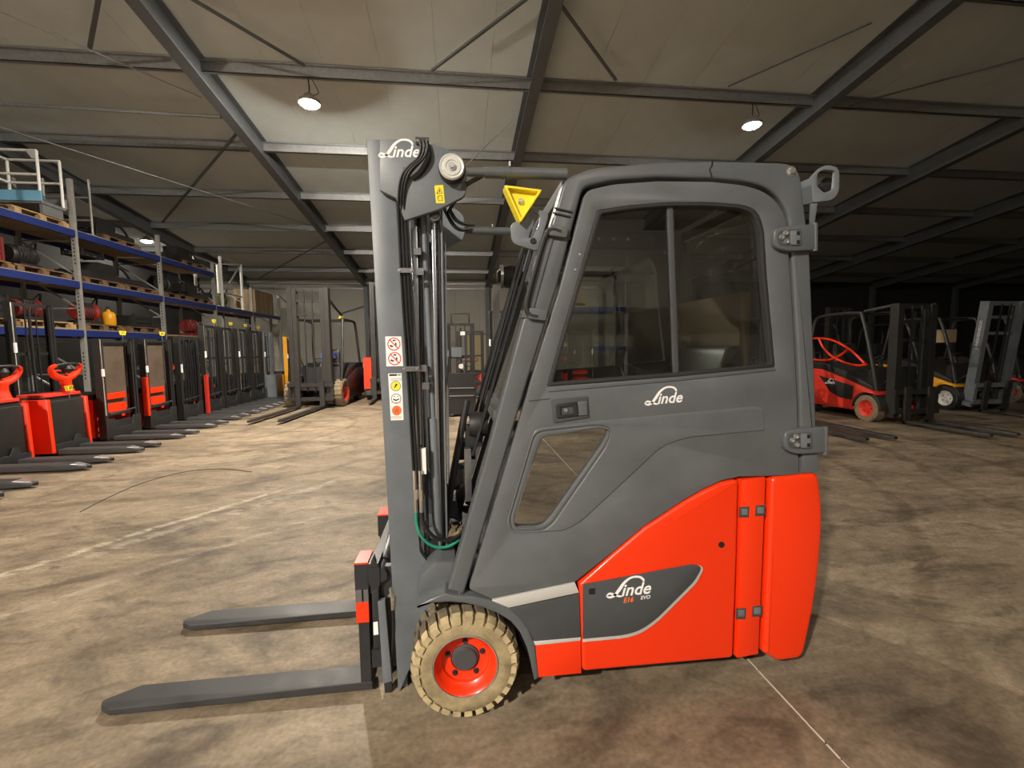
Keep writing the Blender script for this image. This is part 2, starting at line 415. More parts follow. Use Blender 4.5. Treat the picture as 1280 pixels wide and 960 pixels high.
mat('truck_grey', (0.036, 0.033, 0.030), 0.5, 0.2, noise=0.2, scale=6)
mat('dull_red', (0.26, 0.02, 0.014), 0.5, noise=0.2, scale=6)

# ------------------------------------------------------------------ the hall
XL, XR, YB, YF = -12.1, 33.9, -14.0, 23.1
RA, RB, RIDGE = 7.697, 0.12, -2.0
def roof_z(y): return RA-RB*y if y >= RIDGE else RA-RB*RIDGE-RB*(RIDGE-y)
def RF(px, py, below=0.0):
    d = ray(px, py); t = (RA-below-H)/(d.z+RB*d.y); return d*t+Vector((0, 0, H))

fl = struct(empty('floor'))
MB().box(XL, XR, YB, YF, -0.2, -0.02).build('slab_bed', 'joint', fl)
MB().box(XL, 1.340, YB, YF, -0.02, 0.0).build('slab', 'concrete', fl)
MB().box(1.350, XR, YB, YF, -0.02, 0.0).build('slab', 'concrete', fl)
jf = MB()
yy = YB
while yy < YF:                                      # chipped pale mortar along the joint
    y2 = yy+random.uniform(0.05, 0.25); w = random.uniform(0.0, 0.0035)
    jf.box(1.3415-w, 1.3455+random.uniform(0, 0.003), yy, y2-random.uniform(0, 0.02), -0.018, 0.0006); yy = y2
jf.build('joint_filler', 'joint_edge', fl)

ce = struct(empty('ceiling'))
def roof_panel(y0, y1):
    m = MB(); z0, z1 = roof_z(y0), roof_z(y1); w = 0.498
    vs = [(x, y, z+h) for x in (-w, w) for (y, z) in ((y0, z0), (y1, z1)) for h in (0.0, 0.08)]
    m.add(vs, [(0, 1, 3, 2), (4, 6, 7, 5), (0, 4, 5, 1), (2, 3, 7, 6), (0, 2, 6, 4), (1, 5, 7, 3)])
    return m
for (a, b) in ((RIDGE, YF+0.1), (YB-0.1, RIDGE)):
    first = None
    for k in range(46):
        x = XL+0.3+k*1.0
        if first is None:
            first = roof_panel(a, b).build('roof_panel', 'roof_panel', ce, smooth=0); first.location.x = x
        else:
            c = first.copy(); COL.objects.link(c); c.parent = ce; c.location.x = x
MB().box(XL-.3, XR+.3, YB-.2, YF+.3, roof_z(RIDGE)+0.3, roof_z(RIDGE)+0.35).build('outer_skin', 'wall_dark', ce)
RAFT = (-9.93, -4.42, 1.50, 7.42, 12.5, 17.8, 23.1, 28.4)
for x in RAFT:
    m = MB()
    for (a, b) in ((RIDGE, 22.9), (-13.9, RIDGE)):
        za, zb = roof_z(a), roof_z(b)
        for (w, h0, h1) in ((0.21, 0.0, 0.018), (0.016, 0.0, 0.44), (0.21, 0.425, 0.445)):
            vs = [(x+s*w/2, y, z-h) for s in (-1, 1) for (y, z) in ((a, za), (b, zb)) for h in (h0, h1)]
            m.add(vs, [(0, 1, 3, 2), (4, 6, 7, 5), (0, 4, 5, 1), (2, 3, 7, 6), (0, 2, 6, 4), (1, 5, 7, 3)])
    m.build('rafter', 'steel_beam', ce, smooth=0)
for y in (21.25, 18.75, 16.35, 13.93, 11.46, 8.93, 6.4, 3.9, 1.4, -1.1, -4.0, -6.5, -9.0, -11.5):
    z = roof_z(y); m = MB()
    m.box(XL, XR, y-0.008, y+0.008, z-0.2, z-0.005)
    m.box(XL, XR, y-0.07, y+0.008, z-0.022, z-0.006); m.box(XL, XR, y-0.008, y+0.07, z-0.2, z-0.19)
    m.box(XL, XR, y+0.058, y+0.07, z-0.2, z-0.165)
    m.build('purlin', 'galvanised', ce, smooth=0)
for (a, b, w) in (((232, -6), (381, 82), .045), ((540, 88), (664, -6), .045), ((692, -6), (770, 100), .045), ((112, 60), (124, -6), .06),
                  ((910, 108), (1090, 28), .03), ((295, 168), (203, 278), .05), ((1060, 132), (1290, 70), .03), ((410, 300), (325, 347), .04)):
    m = MB(); p, q = RF(*a, 0.23), RF(*b, 0.23); m.bar(p, q, w, w*0.8); m.build('knee_brace', 'steel_beam', ce, smooth=0)
for (a, b) in (((-6, 12), (252, 122)), ((-6, 157), (405, 287)), ((640, 150), (455, 333))):
    m = MB(); p, q = RF(*a, 0.30), RF(*b, 0.30); m.tube([p, q], 0.014, 6)
    if a[1] == 12:
        d = (q-p).normalized(); c = p+(q-p)*0.34; m.tube([c-d*.12, c+d*.12], 0.03, 6)
    m.build('wind_brace', 'galvanised', ce)
m = MB(); p, q = RF(-6, 129.5, 0.3), RF(276, 146, 0.3); m.tube([p, q], 0.035, 8); m.build('conduit', 'galvanised', ce)
m = MB(); p, q = RF(212, 286, 0.3), RF(410, 289, 0.3); m.tube([p, q], 0.03, 8); m.build('conduit', 'galvanised', ce)

wb = struct(empty('wall_back'))
MB().box(XL, XR, YF+0.05, YF+0.15, 0, 5.2).build('backing', 'wall_dark', wb)
first = None
for k in range(38):
    x = XL+0.6+k*1.2
    if first is None:
        first = MB().box(-0.597, 0.597, YF, YF+0.05, 0.0, 4.93).build('wall_panel', 'wall_panel', wb, smooth=0); first.location.x = x
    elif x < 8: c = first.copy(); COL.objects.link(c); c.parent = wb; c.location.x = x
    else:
        if x < 9.3: unlit_panel = MB().box(-0.597, 0.597, YF, YF+0.05, 0.0, 4.93).build('wall_panel', 'wall_dark', wb, smooth=0); unlit_panel.location.x = x  # near-black colour puts the unlit right end of the hall into these panels
        else: c = unlit_panel.copy(); COL.objects.link(c); c.parent = wb; c.location.x = x
for z in (4.42, 4.66):
    MB().box(XL, 8.0, YF-0.12, YF, z, z+0.07).build('girt', 'galvanised', wb, smooth=0)
for x in RAFT:
    m = MB(); y = YF-0.24
    m.box(x-.1, x+.1, y-.12, y-.1, 0, 4.6); m.box(x-.1, x+.1, y+.1, y+.12, 0, 4.7); m.box(x-.01, x+.01, y-.1, y+.1, 0, 4.7)
    m.build('column', 'steel_beam', wb, smooth=0)
for (a, b) in (((505, 367), (425, 392)), ((347, 368), (365, 385))):
    p, q = UY(*a, YF-.1), UY(*b, YF-.1); m = MB(); m.tube([p, q], 0.025, 6); m.build('wall_brace', 'steel_beam', wb)
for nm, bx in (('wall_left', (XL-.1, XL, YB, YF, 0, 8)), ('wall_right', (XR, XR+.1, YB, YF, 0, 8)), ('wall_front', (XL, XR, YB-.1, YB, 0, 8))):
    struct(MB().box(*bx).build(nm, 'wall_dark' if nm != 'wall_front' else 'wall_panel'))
dn = struct(empty('door_1', (0.9, YF-0.02, 0)))
MB().box(-.5, .5, -.03, .02, 0, 2.15).build('leaf', 'ivory_door', dn)
mm = MB(); mm.box(-.58, -.5, -.06, .02, 0, 2.23); mm.box(.5, .58, -.06, .02, 0, 2.23); mm.box(-.58, .58, -.06, .02, 2.15, 2.23); mm.build('frame', 'steel_beam', dn)
MB().box(-.44, -.3, -.08, -.03, 1.0, 1.03).build('handle', 'chrome', dn)

# ------------------------------------------------------------------ pendant lamps
for i, (x, y, z, k, lab) in enumerate(LAMPS):
    r = empty('high_bay_lamp', (x, y, z)); tag(r, lab, 'lamp', 'high-bay lamps under the roof')
    top = roof_z(y)-0.215-z
    mt = mat('lamp_glow_%d' % i, (1, .9, .7), 0.4, emit=LAMP_COL, estr=LAMP_RADIANCE*k)
    m = MB(); m.lathe([(0.001, -.055), (.07, -.05), (.13, -.03), (.17, 0.0)], (0, 0, 0), 'Z', 24); m.build('lens', 'lamp_glow_%d' % i, r)
    m = MB(); m.lathe([(.172, -.004), (.19, 0.0), (.19, .05), (.12, .09), (.08, .16), (.001, .17)], (0, 0, 0), 'Z', 24, 1, False); m.build('housing', 'lamp_shade', r)
    m = MB(); m.tube([(0, 0, .16), (0.01, 0, max(.22, top*.6)), (0, 0, max(.25, top))], .012, 6); m.build('suspension', 'rubber', r)
    m = MB(); m.tube(curve([(.05, 0, .15), (.16, .02, max(.22, top*.5)), (.06, 0, max(.25, top))], 5), .007, 5); m.build('cable', 'rubber', r)

# ================================================================== the main forklift
YN, YFAR = 1.716, 2.766            # its near and far flank
fk = empty('forklift', (0.6, 2.24, 0.0)); OFFS[fk.name] = {'off': Vector((0.6, 2.24, 0.0))}
tag(fk, 'large grey and red electric forklift with closed cab, filling the foreground', 'forklift')
def PX(name, loops, y0, y1, m, parent=fk, b=0.004, yref=None, mirror=False, bback=0.0, smooth=35, bseg=2):
    """plate cut from outlines on the flank, y0 (towards the viewer) to y1"""
    L = [xz(l, yref if yref is not None else y0) for l in loops]
    mb = MB(); mb.prism(L, y0, y1, b, bback=bback, bseg=bseg); o = mb.build(name, m, parent, smooth=smooth)
    if mirror:
        mb = MB(); mb.prism(L, YN+YFAR-y0, YN+YFAR-y1, b, bback=bback, bseg=bseg); mb.build(name, m, parent if parent is fk else fk, smooth=smooth)
    return o
def V(px, py, Y): return UY(px, py, Y)

# --- red flank panels
door_low = [(1001, 592), (965, 594), (924, 597), (902, 602), (880, 612), (857, 625), (805, 659), (767, 691), (722, 728)]
flank = [(724, 731, 3), (767, 693), (805, 661), (857, 627), (880, 614), (902, 604), (924, 599.5, 6), (922, 690), (917, 823, 6), (728, 840, 6)]
red1 = PX('battery_door', [rnd(flank)], YN, 1.80, 'red_paint', b=0.014, bback=0.002, mirror=True, bseg=4)
PX('lock_hole', [[(902+4*math.cos(t*.524), 681+4*math.sin(t*.524)) for t in range(12)]], YN-0.0006, YN+0.004, 'black_print', red1, b=0)
fin = rnd([(729, 731), (865, 706, 3), (879, 708, 9), (868, 727, 6), (820, 775, 12), (801, 788, 10), (782, 794, 10), (729, 799)])
edge = rnd([(729, 731), (865, 706, 3), (882, 708, 10), (871, 729, 6), (822, 778, 12), (802, 792, 10), (783, 798, 10), (729, 803)])
PX('fin_edge', [edge], YN-0.004, YN+0.01, 'strip_white', red1, b=0.003)
fo = PX('fin_panel', [fin], YN-0.006, YN+0.01, 'panel_dark', red1, b=0.002, mirror=True)
PX('fin_notch', [[(736, 736), (744, 735), (744, 743), (736, 743)]], YN-0.0066, YN, 'black_print', red1, b=0)
def logo_on(name, x0, y0, x1, y1, Y, parent):
    """lettering between two points of its baseline"""
    A = V(x0, y0, Y); B = V(x1, y1, Y); e = (B-A); up = Vector((-e.z, 0, e.x))
    mb = MB(); script_logo(mb, lambda u, v: A+e*u+up*v); return mb.build(name, 'white_print', parent, smooth=0)
logo_on('lettering', 758, 747, 818, 741, YN-0.0068, red1)
mb = MB(); A = V(779, 753.5, YN-.0068); B = V(800, 751, YN-.0068); e = B-A; up = Vector((-e.z, 0, e.x))
text_mb(mb, 'E16', lambda u, v: A+e*u+up*v, 0.40, 0.25, 0.012, 'LEFT', 1.0)
mb.slot(1); A2 = V(800.5, 749.5, YN-.0068); text_mb(mb, 'EVO', lambda u, v: A2+e*u+up*v, 0.30, 0.25, 0.006, 'LEFT', 1.0)
mb.build('model_lettering', ['orange_print', 'white_print'], red1, smooth=0)
PX('hinge_column', [[(927, 600), (957.5, 597), (948.5, 818), (922, 823)]], YN, 1.80, 'red_paint', b=0.006, mirror=True)
for (x, y) in ((931, 640), (951, 638), (927, 767), (947, 764)):
    c = PX('clip_plate', [[(x-6, y-6), (x+6, y-7), (x+5, y+7), (x-7, y+7)]], YN-0.001, YN+0.003, 'joint', b=0.0005)
    PX('clip', [[(x-3.5, y-4), (x+4, y-4), (x+4, y+4), (x-3.5, y+4)]], YN-0.006, YN, 'mast_grey', c, b=0.002)
cw = rnd([(965, 597, 7), (1024, 591, 10), (1029, 630, 20), (1029, 665, 20), (1025, 712, 20), (1017, 768, 20), (1006, 817, 8), (1000, 824, 4), (973, 828, 6), (961, 820, 6), (955, 818, 7)])
PX('counterweight', [cw], YN, YFAR, 'red_paint', b=0.02, bback=0.02, bseg=4)
PX('body_core', [[(730, 745), (900, 612), (968, 608), (960, 815), (730, 830)]], 1.79, 2.69, 'black_plastic', b=0)
# --- front sill, strips, fender
PX('front_sill', [[(669, 806), (726, 799), (727, 842), (673, 847)]], YN, 1.80, 'red_paint', b=0.004, mirror=True)
PX('sill_strip', [[(667, 802), (726, 797), (726, 801), (669, 807)]], YN-.002, 1.79, 'strip_white', b=0.002, mirror=True)
PX('front_panel', [[(636, 761), (724, 743), (726, 798), (668, 803), (660, 786), (650, 773)]], YN, 1.80, 'panel_dark', b=0.003, mirror=True)
PX('step_strip', [[(614, 751), (719, 729), (724, 741), (636, 760)]], YN+.001, 1.80, 'strip_white', b=0.003, mirror=True)
arch_in = [(519, 761), (530, 757), (545, 754), (562, 753), (584, 755), (604, 760), (622, 767), (638, 777), (650, 791), (659, 811), (664, 830), (668, 851)]
arch_out = [(674, 848), (669, 806), (661, 787), (651, 773), (636, 760), (615, 751), (590, 746), (569, 745), (556, 742), (536, 750), (519, 759)]
PX('fender', [arch_in+arch_out], YN-.002, 1.93, 'frame_grey', b=0.008, bback=.004, mirror=True, bseg=3)
PX('fender_nose', [rnd([(518, 760), (521, 732, 8), (545, 711, 6), (568, 712), (576, 744), (556, 743)])], 1.80, 1.93, 'frame_grey', b=0.012, yref=1.74, mirror=True)
PX('wheel_arch_liner', [[(519, 761), (562, 752), (604, 758), (640, 775), (664, 830), (700, 830), (700, 760), (600, 735), (530, 745)]], 1.94, 1.98, 'black_plastic', b=0, mirror=True)

# --- wheels
WR = 0.222
def wheel(x, y, R, wid, sgn, name, tyre='tyre_tan', lugs=27, rim='red_paint', parent=fk):
    w = None
    t = MB().slot(2); s = sgn
    t.lathe([(R*.575, .012), (R*.60, .002), (R*.70, -.004), (R*.86, 0.0), (R*.90, .006), (R*.935, .02), (R*.935, wid-.02), (R*.9, wid), (R*.575, wid), (R*.575, .012)], (x, y, R), 'Y', 48, s, False)
    for k in range(lugs):                               # tread blocks wrap from the shoulder on to the tread
        a0 = 2*PI*(k+.07)/lugs; a1 = 2*PI*(k+.74)/lugs; am = (a0+a1)/2
        for (ya, yb, ro, sk) in ((-.009, .022, R*.985, 0), (.022, wid*.5, R, .05), (wid*.55, wid, R, .12)):
            vs = []
            for (h, da) in ((ya, 0), (yb, sk)):
                for rr in (R*.83 if ya < 0 and h == ya else R*.92, ro-(.012 if h == ya and ya < 0 else 0)):
                    for a in (a0+da, am+da, a1+da): vs.append((x+rr*math.cos(a), y+s*h, R+rr*math.sin(a)))
            F6 = []
            def I(h, r_, a_): return h*6+r_*3+a_
            for a_ in (0, 1):
                F6 += [(I(0, 1, a_), I(0, 1, a_+1), I(1, 1, a_+1), I(1, 1, a_)), (I(0, 0, a_), I(0, 0, a_+1), I(0, 1, a_+1), I(0, 1, a_)), (I(1, 0, a_), I(1, 0, a_+1), I(1, 1, a_+1), I(1, 1, a_))]
            for a_ in (0, 2): F6.append((I(0, 0, a_), I(0, 1, a_), I(1, 1, a_), I(1, 0, a_)))
            t.slot(0 if ya < 0 else 1); t.add(vs, F6)
    t.slot(0)
    w = t.build('tyre', [tyre, 'tyre_tread', 'tyre_side' if tyre == 'tyre_tan' else tyre], parent, smooth=30)
    m = MB(); m.lathe([(R*.585, .05), (R*.585, .006), (R*.57, .0), (R*.545, .004), (R*.52, .016), (R*.47, .035), (R*.44, .04), (R*.425, .052), (R*.40, .055), (R*.27, .055), (R*.26, .09)], (x, y, R), 'Y', 48, s, False)
    m.build('rim', rim, w)
    m = MB(); m.lathe([(R*.572, -.003), (R*.585, -.004), (R*.592, .0), (R*.592, .01)], (x, y, R), 'Y', 48, s, False); m.build('rim_lip', 'silver' if rim == 'red_paint' else rim, w)
    m = MB(); m.lathe([(.001, .040), (R*.20, .040), (R*.215, .045), (R*.225, .052), (R*.25, .054), (R*.26, .06), (R*.26, .09)], (x, y, R), 'Y', 32, s, False); m.build('hub', 'panel_dark', w)
    for k in range(5):
        a = PI/2+2*PI*k/5; cx_, cz_ = x+R*.335*math.cos(a), R+R*.335*math.sin(a)
        m = MB(); m.lathe([(.001, .052), (R*.055, .053), (R*.06, .056)], (cx_, y, cz_), 'Y', 10, s); m.lathe([(.001, .044), (R*.03, .044), (R*.034, .054)], (cx_, y, cz_-.001), 'Y', 6, s); m.build('wheel_bolt', 'black_metal', w)
    return w
wheel(0.002, YN-.002, WR, 0.19, 1, 'front')
wheel(0.002, YFAR+.002, WR, 0.19, -1, 'front')
for y in (2.05, 2.25):
    wheel(1.27, y, 0.19, 0.16, 1, 'rear', 'rubber', 18, 'truck_red')

# --- cab frame (both flanks share one shape), roof and rear
frame_out = rnd([(560, 738), (608, 570), (652, 405), (706, 224, 10), (735, 210, 20), (800, 204, 20), (847, 202, 10), (891, 201), (972, 203), (989, 204, 8), (1001, 215, 10), (1005, 250), (1013, 312), (1018, 440), (1023, 590, 2)])
frame_in = rnd([(1003, 591), (1000, 490), (996, 409), (988, 284), (984, 262, 8), (973, 244, 10), (955, 232, 10), (930, 226, 10), (891, 223), (822, 221), (766, 225, 10), (732, 233, 8), (727, 241, 4), (696, 360), (660, 475), (634, 562), (580, 744)])
cab = PX('cab_frame', [frame_out+frame_in], 1.728, 1.81, 'frame_grey', b=0.012, bback=.006, bseg=4, mirror=True)
# raised rib along the pillar and the guard
rib_o = [(574, 744), (630, 560), (655, 475), (691, 360), (722, 240), (730, 231), (766, 222), (822, 218), (891, 220), (932, 223), (958, 229), (976, 241), (987, 260), (991, 284), (999, 409), (1003, 490), (1006, 590)]
A3 = [V(x, y, 1.735) for (x, y) in rib_o]
mb = MB(); mb.tube(A3, 0.0065, 8); mb.build('frame_rib', 'frame_grey', cab)
PX('roof_seam', [[(890, 201), (892, 201), (891, 208), (888, 212), (891, 221), (889, 221), (886, 212), (889, 207)]], 1.7275, 1.74, 'black_print', cab, b=0)
mb = MB(); mb.lathe([(.001, -.012), (.011, -.012), (.013, -.009), (.013, 0)], V(989, 214, 1.728), 'Y', 6)
mb.lathe([(.020, -.002), (.021, 0), (.021, .004)], V(989, 214, 1.728), 'Y', 20); mb.build('bolt', 'silver', cab)
# cross members of the cab: roof, windscreen frame, rear window frame
RT = [V(706, 222, 1.76), V(735, 212, 1.76), V(800, 206, 1.76), V(891, 203, 1.76), V(985, 205, 1.76)]
mb = MB(); n = len(RT)
vs = [(p.x, y, p.z-d) for y in (1.80, 2.68) for d in (0.0, .035) for p in RT]
fs = []
for i in range(n-1):
    fs += [(i, i+1, 2*n+i+1, 2*n+i), (n+i, n+i+1, 3*n+i+1, 3*n+i), (i, i+1, n+i+1, n+i), (2*n+i, 2*n+i+1, 3*n+i+1, 3*n+i)]
fs += [(0, n, 3*n, 2*n), (n-1, 2*n-1, 4*n-1, 3*n-1)]
mb.add(vs, fs); mb.build('roof', 'frame_grey', fk)
pa, pb, pc, pd = V(566, 730, 1.76), V(712, 224, 1.76), V(1012, 585, 1.76), V(995, 225, 1.76)
mb = MB(); mb.bar((pb.x, 1.80, pb.z-.02), (pb.x, 2.68, pb.z-.02), .05); mb.build('windscreen_header', 'frame_grey', fk); q = pa.lerp(pb, .42); mb = MB(); mb.bar((q.x, 1.80, q.z), (q.x, 2.68, q.z), .05); mb.build('windscreen_sill', 'frame_grey', fk)
mb = MB(); mb.add([(pb.x+.01, 1.80, pb.z-.04), (pb.x+.01, 2.68, pb.z-.04), (q.x+.01, 2.68, q.z), (q.x+.01, 1.80, q.z)], [(0, 1, 2, 3)]); mb.build('windscreen', 'cab_glass', fk)
mb = MB(); mb.bar((pd.x, 1.80, pd.z-.02), (pd.x, 2.68, pd.z-.02), .05); mb.build('rear_window_header', 'frame_grey', fk); mb = MB(); mb.bar((pc.x-.02, 1.80, 1.25), (pc.x-.02, 2.68, 1.25), .05); mb.build('rear_window_sill', 'frame_grey', fk)
mb = MB(); mb.add([(pd.x-.01, 1.80, pd.z-.04), (pd.x-.01, 2.68, pd.z-.04), (pc.x-.03, 2.68, 1.25), (pc.x-.03, 1.80, 1.25)], [(0, 1, 2, 3)]); mb.build('rear_window', 'cab_glass', fk)
PX('rear_wall', [[(960, 598), (1000, 590), (1012, 460), (975, 470)]], 1.80, 2.68, 'black_plastic', b=0)

# --- doors
door_out = rnd([(1000, 594), (997, 490), (993, 409), (985, 286), (981, 266, 8), (970, 249, 10), (953, 237, 10), (929, 230, 10), (891, 226), (822, 225), (767, 229, 10), (736, 236, 8), (730, 243, 4), (699, 360), (663, 475), (638, 562), (585, 737, 4), (614, 750), (720, 728)])
lowc = [(767, 691), (805, 659), (857, 625), (880, 612), (902, 602), (924, 597), (965, 596)]
win = rnd([(747, 263, 3), (785, 257), (835, 253, 10), (885, 253, 10), (929, 256, 10), (947, 263, 12), (955, 284, 10), (959, 346), (969, 459, 3), (847, 471), (684, 483, 2)])
lw_o = rnd([(670, 541, 12), (748, 532, 6), (765, 536, 12), (758, 556, 8), (690, 655, 8), (678, 663, 6), (640, 664, 10), (638, 648, 6)])
lw_i = rnd([(677, 547, 6), (748, 535, 5), (763, 538, 10), (755, 555, 8), (687, 651, 8), (676, 659, 6), (644, 660, 8), (643, 648, 6)])
_d0 = offset(clean(xz(door_out+lowc, 1.724)), .003)
mb = MB(); mb.prism([_d0, xz(win, 1.724), xz(lw_i, 1.724)], 1.724, 1.762, .005, bback=.003); door = mb.build('door', 'paint_grey', fk)
mb = MB(); mb.prism([xz(door_out+lowc, 1.724), xz(win, 1.724), xz(lw_i, 1.724)], YN+YFAR-1.724, YN+YFAR-1.762, .005); dfar = mb.build('door', 'paint_grey', fk)
mb = MB(); mb.prism([xz(win, 1.724)], YN+YFAR-1.742, YN+YFAR-1.746); mb.build('window_pane', 'cab_glass', dfar)
mb = MB(); mb.prism([xz(lw_i, 1.724)], YN+YFAR-1.742, YN+YFAR-1.746); mb.build('lower_pane', 'cab_glass', dfar)
win_i = rnd([(752, 267, 3), (788, 261), (835, 257, 10), (885, 257, 10), (926, 260, 10), (942, 267, 12), (950, 286, 10), (954, 346), (964, 455, 3), (847, 466), (691, 478, 2)])
PX('window_seal', [win, win_i], 1.722, 1.755, 'rubber', door, b=0.003)
PX('window_pane', [[(752, 266), (788, 260), (842, 256), (848, 470), (688, 481)]], 1.744, 1.748, 'cab_glass', door, b=0)
PX('window_pane', [rnd([(838, 257), (885, 257), (926, 260, 10), (942, 267, 12), (950, 286, 10), (954, 346), (964, 458, 3), (845, 469)])], 1.752, 1.756, 'cab_glass', door, b=0)
PX('window_divider', [[(834, 253), (841, 253), (849, 468), (842, 468)]], 1.736, 1.762, 'panel_dark', door, b=0.003)
PX('window_sill_strip', [[(684, 484), (847, 471), (970, 459), (970, 463), (848, 476), (686, 490)]], 1.719, 1.73, 'frame_grey', door, b=0.003)
PX('lower_window_seal', [lw_o, lw_i], 1.721, 1.750, 'frame_grey', door, b=0.004)
PX('lower_pane', [lw_i], 1.742, 1.746, 'lower_glass', door, b=0)
emb = rnd([(668, 536, 10), (742, 527), (944, 508, 3), (954, 510, 3), (957, 538, 3), (860, 547, 10), (829, 557, 14), (726, 653, 10), (705, 664, 8), (640, 667, 8), (633, 655, 6)])
hol = rnd([(669, 540, 12), (748, 531, 6), (766, 535, 12), (759, 557, 8), (691, 656, 8), (678, 664, 6), (640, 665, 10), (637, 648, 6)])
PX('embossed_panel', [emb, hol], 1.7195, 1.73, 'paint_grey', door, b=0.0045, bseg=3)
hp = PX('handle_plate', [rnd([(689, 500, 2), (735, 495, 2), (737, 522, 2), (692, 529, 2)])], 1.7175, 1.73, 'panel_dark', door, b=0.003)
PX('door_handle', [rnd([(695, 506, 2), (722, 502, 2), (724, 519, 2), (696, 523, 2)], seg=3), rnd([(701, 509), (717, 507), (717, 517), (701, 519)])], 1.709, 1.72, 'black_metal', door, b=0.002)
PX('door_pull', [rnd([(721, 503, 2), (734, 501, 2), (735, 519, 2), (723, 520, 2)])], 1.711, 1.72, 'frame_grey', door, b=0.003)
mb = MB(); mb.lathe([(.001, -.006), (.006, -.006), (.0085, -.003), (.0085, .004)], V(707.5, 513, 1.717), 'Y', 16); mb.build('lock', 'silver', door)
logo_on('lettering', 806, 506, 857, 502, 1.7232, door)
for (x, y) in ((724.5, 318), (719, 337)):
    mb = MB(); mb.lathe([(.001, -.003), (.004, -.003), (.005, 0), (.005, .004)], V(x, y, 1.724), 'Y', 10); mb.build('screw', 'silver', door)
PX('door_joint', [[(661, 501), (688, 498), (688, 499), (661, 502)]], 1.7236, 1.73, 'black_print', door, b=0)
def hinge(cx, cy):
    h = PX('hinge', [rnd([(cx-27, cy, 12), (cx-25, cy-12, 10), (cx-8, cy-15, 6), (cx+25, cy-17, 2), (cx+26, cy+15, 2), (cx-8, cy+17, 6), (cx-25, cy+13, 10)])], 1.702, 1.735, 'frame_grey', fk, b=0.006, bseg=3)
    PX('hinge_recess', [rnd([(cx-23, cy, 9), (cx-20, cy-9, 6), (cx+8, cy-11, 4), (cx+9, cy+11, 4), (cx-20, cy+10, 6)])], 1.7012, 1.71, 'panel_dark', h, b=0)
    for (dx, dy) in ((-17, -.5), (-12, -5.5), (-11, 5)):
        mb = MB(); mb.lathe([(.001, -.004), (.0035, -.004), (.0035, -.007), (.0095, -.007), (.011, -.004), (.011, .003)], V(cx+dx, cy+dy, 1.701), 'Y', 14); mb.build('hinge_screw', 'silver', h)
    PX('hinge_latch', [rnd([(cx-5, cy-9, 2), (cx+7, cy-9, 2), (cx+7, cy+9, 2), (cx-5, cy+9, 2)])], 1.695, 1.702, 'mast_grey', h, b=0.003)
    for dy in (-6, 5): PX('latch_slot', [[(cx+2, cy+dy-2), (cx+6, cy+dy-2), (cx+6, cy+dy+3), (cx+2, cy+dy+3)]], 1.6945, 1.70, 'black_print', h, b=0)
    a, b_ = V(cx+24, cy-18, 1.712), V(cx+24, cy+17, 1.712)
    mb = MB(); mb.tube([a, b_], .012, 10); mb.build('hinge_pin', 'frame_grey', h)
hinge(994, 297); hinge(1007, 551)
PX('pillar_foot', [[(1003, 566), (1022, 565), (1024, 590), (1003, 592)]], 1.722, 1.81, 'frame_grey', cab, b=0.004)

# --- grab handle on the front pillar
gh = [V(x, y, 1.715) for (x, y) in ((701, 290), (690, 287), (683, 293), (676, 312), (662, 362), (658, 382), (662, 393), (672, 396))]
mb = MB(); mb.tube(curve(gh, 5), 0.011, 10); g = mb.build('grab_handle', 'black_plastic', fk)
for (x, y) in ((699, 288), (673, 392)):
    PX('handle_clamp', [rnd([(x-11, y-8, 3), (x+12, y-4, 3), (x+10, y+9, 3), (x-13, y+6, 3)])], 1.706, 1.735, 'frame_grey', g, b=0.004)
PX('pillar_cover', [rnd([(683, 297), (692, 298), (664, 398), (652, 397)])], 1.722, 1.75, 'frame_grey', g, b=0.004)
for (x, y) in ((699, 262), (697, 268)):
    mb = MB(); mb.tube([V(x-6, y-2, 1.724), V(x+16, y+3, 1.724)], .004, 6); mb.build('cable_tie', 'rubber', cab)

# --- lamp brackets
def bracket(pts, hole, Y, dep, m='mast_grey'):
    o = PX('lamp_bracket', [rnd(pts), rnd(hole)], Y, Y+.012, m, fk, b=0.002)
    return o
br = bracket([(1014, 221, 4), (1029, 206, 8), (1045, 207, 8), (1050, 215, 5), (1049, 240, 6), (1041, 250, 6), (1016, 253, 2)], [(1022, 216, 4), (1030, 212, 3), (1044, 213, 4), (1042, 237, 4), (1030, 241, 3), (1021, 232, 3)], 1.74, .03)
mb = MB(); a = V(1014, 222, 1.74); c = V(1016, 253, 1.74); mb.add([(a.x, 1.74, a.z), (c.x, 1.74, c.z), (c.x, 1.83, c.z+.01), (a.x-.01, 1.83, a.z)], [(0, 1, 2, 3)])
mb.box(a.x-.07, a.x, 1.80, 1.83, c.z+.03, c.z+.06); mb.build('bracket_arm', 'mast_grey', br)
PX('bracket_stay', [[(1014, 254), (1022, 254), (1018, 282), (1013, 282)]], 1.742, 1.75, 'mast_grey', br, b=0.001)
mb = MB(); mb.lathe([(.001, 0), (.03, .004), (.04, .03), (.035, .07), (.001, .08)], V(1036, 230, 1.79), 'Y', 20); mb.build('rear_lamp', 'black_plastic', br)
br2 = bracket([(638, 280, 6), (648, 276, 3), (662, 258, 8), (686, 266, 5), (684, 276, 6), (672, 314, 5), (640, 304, 8)], [(664, 264, 5), (676, 268, 5), (673, 282, 3), (666, 296, 4), (660, 298, 3), (668, 278, 3)], 1.77, .03)
mb = MB(); mb.lathe([(.001, -.02), (.03, -.014), (.036, .01), (.03, .05), (.001, .055)], V(655, 285, 1.79), 'Y', 20); mb.build('front_lamp', 'panel_dark', br2)
mb = MB(); mb.lathe([(.001, -.004), (.011, -.004), (.012, 0), (.012, .004)], V(666.5, 301, 1.768), 'Y', 14); mb.build('bracket_hole', 'black_print', br2)
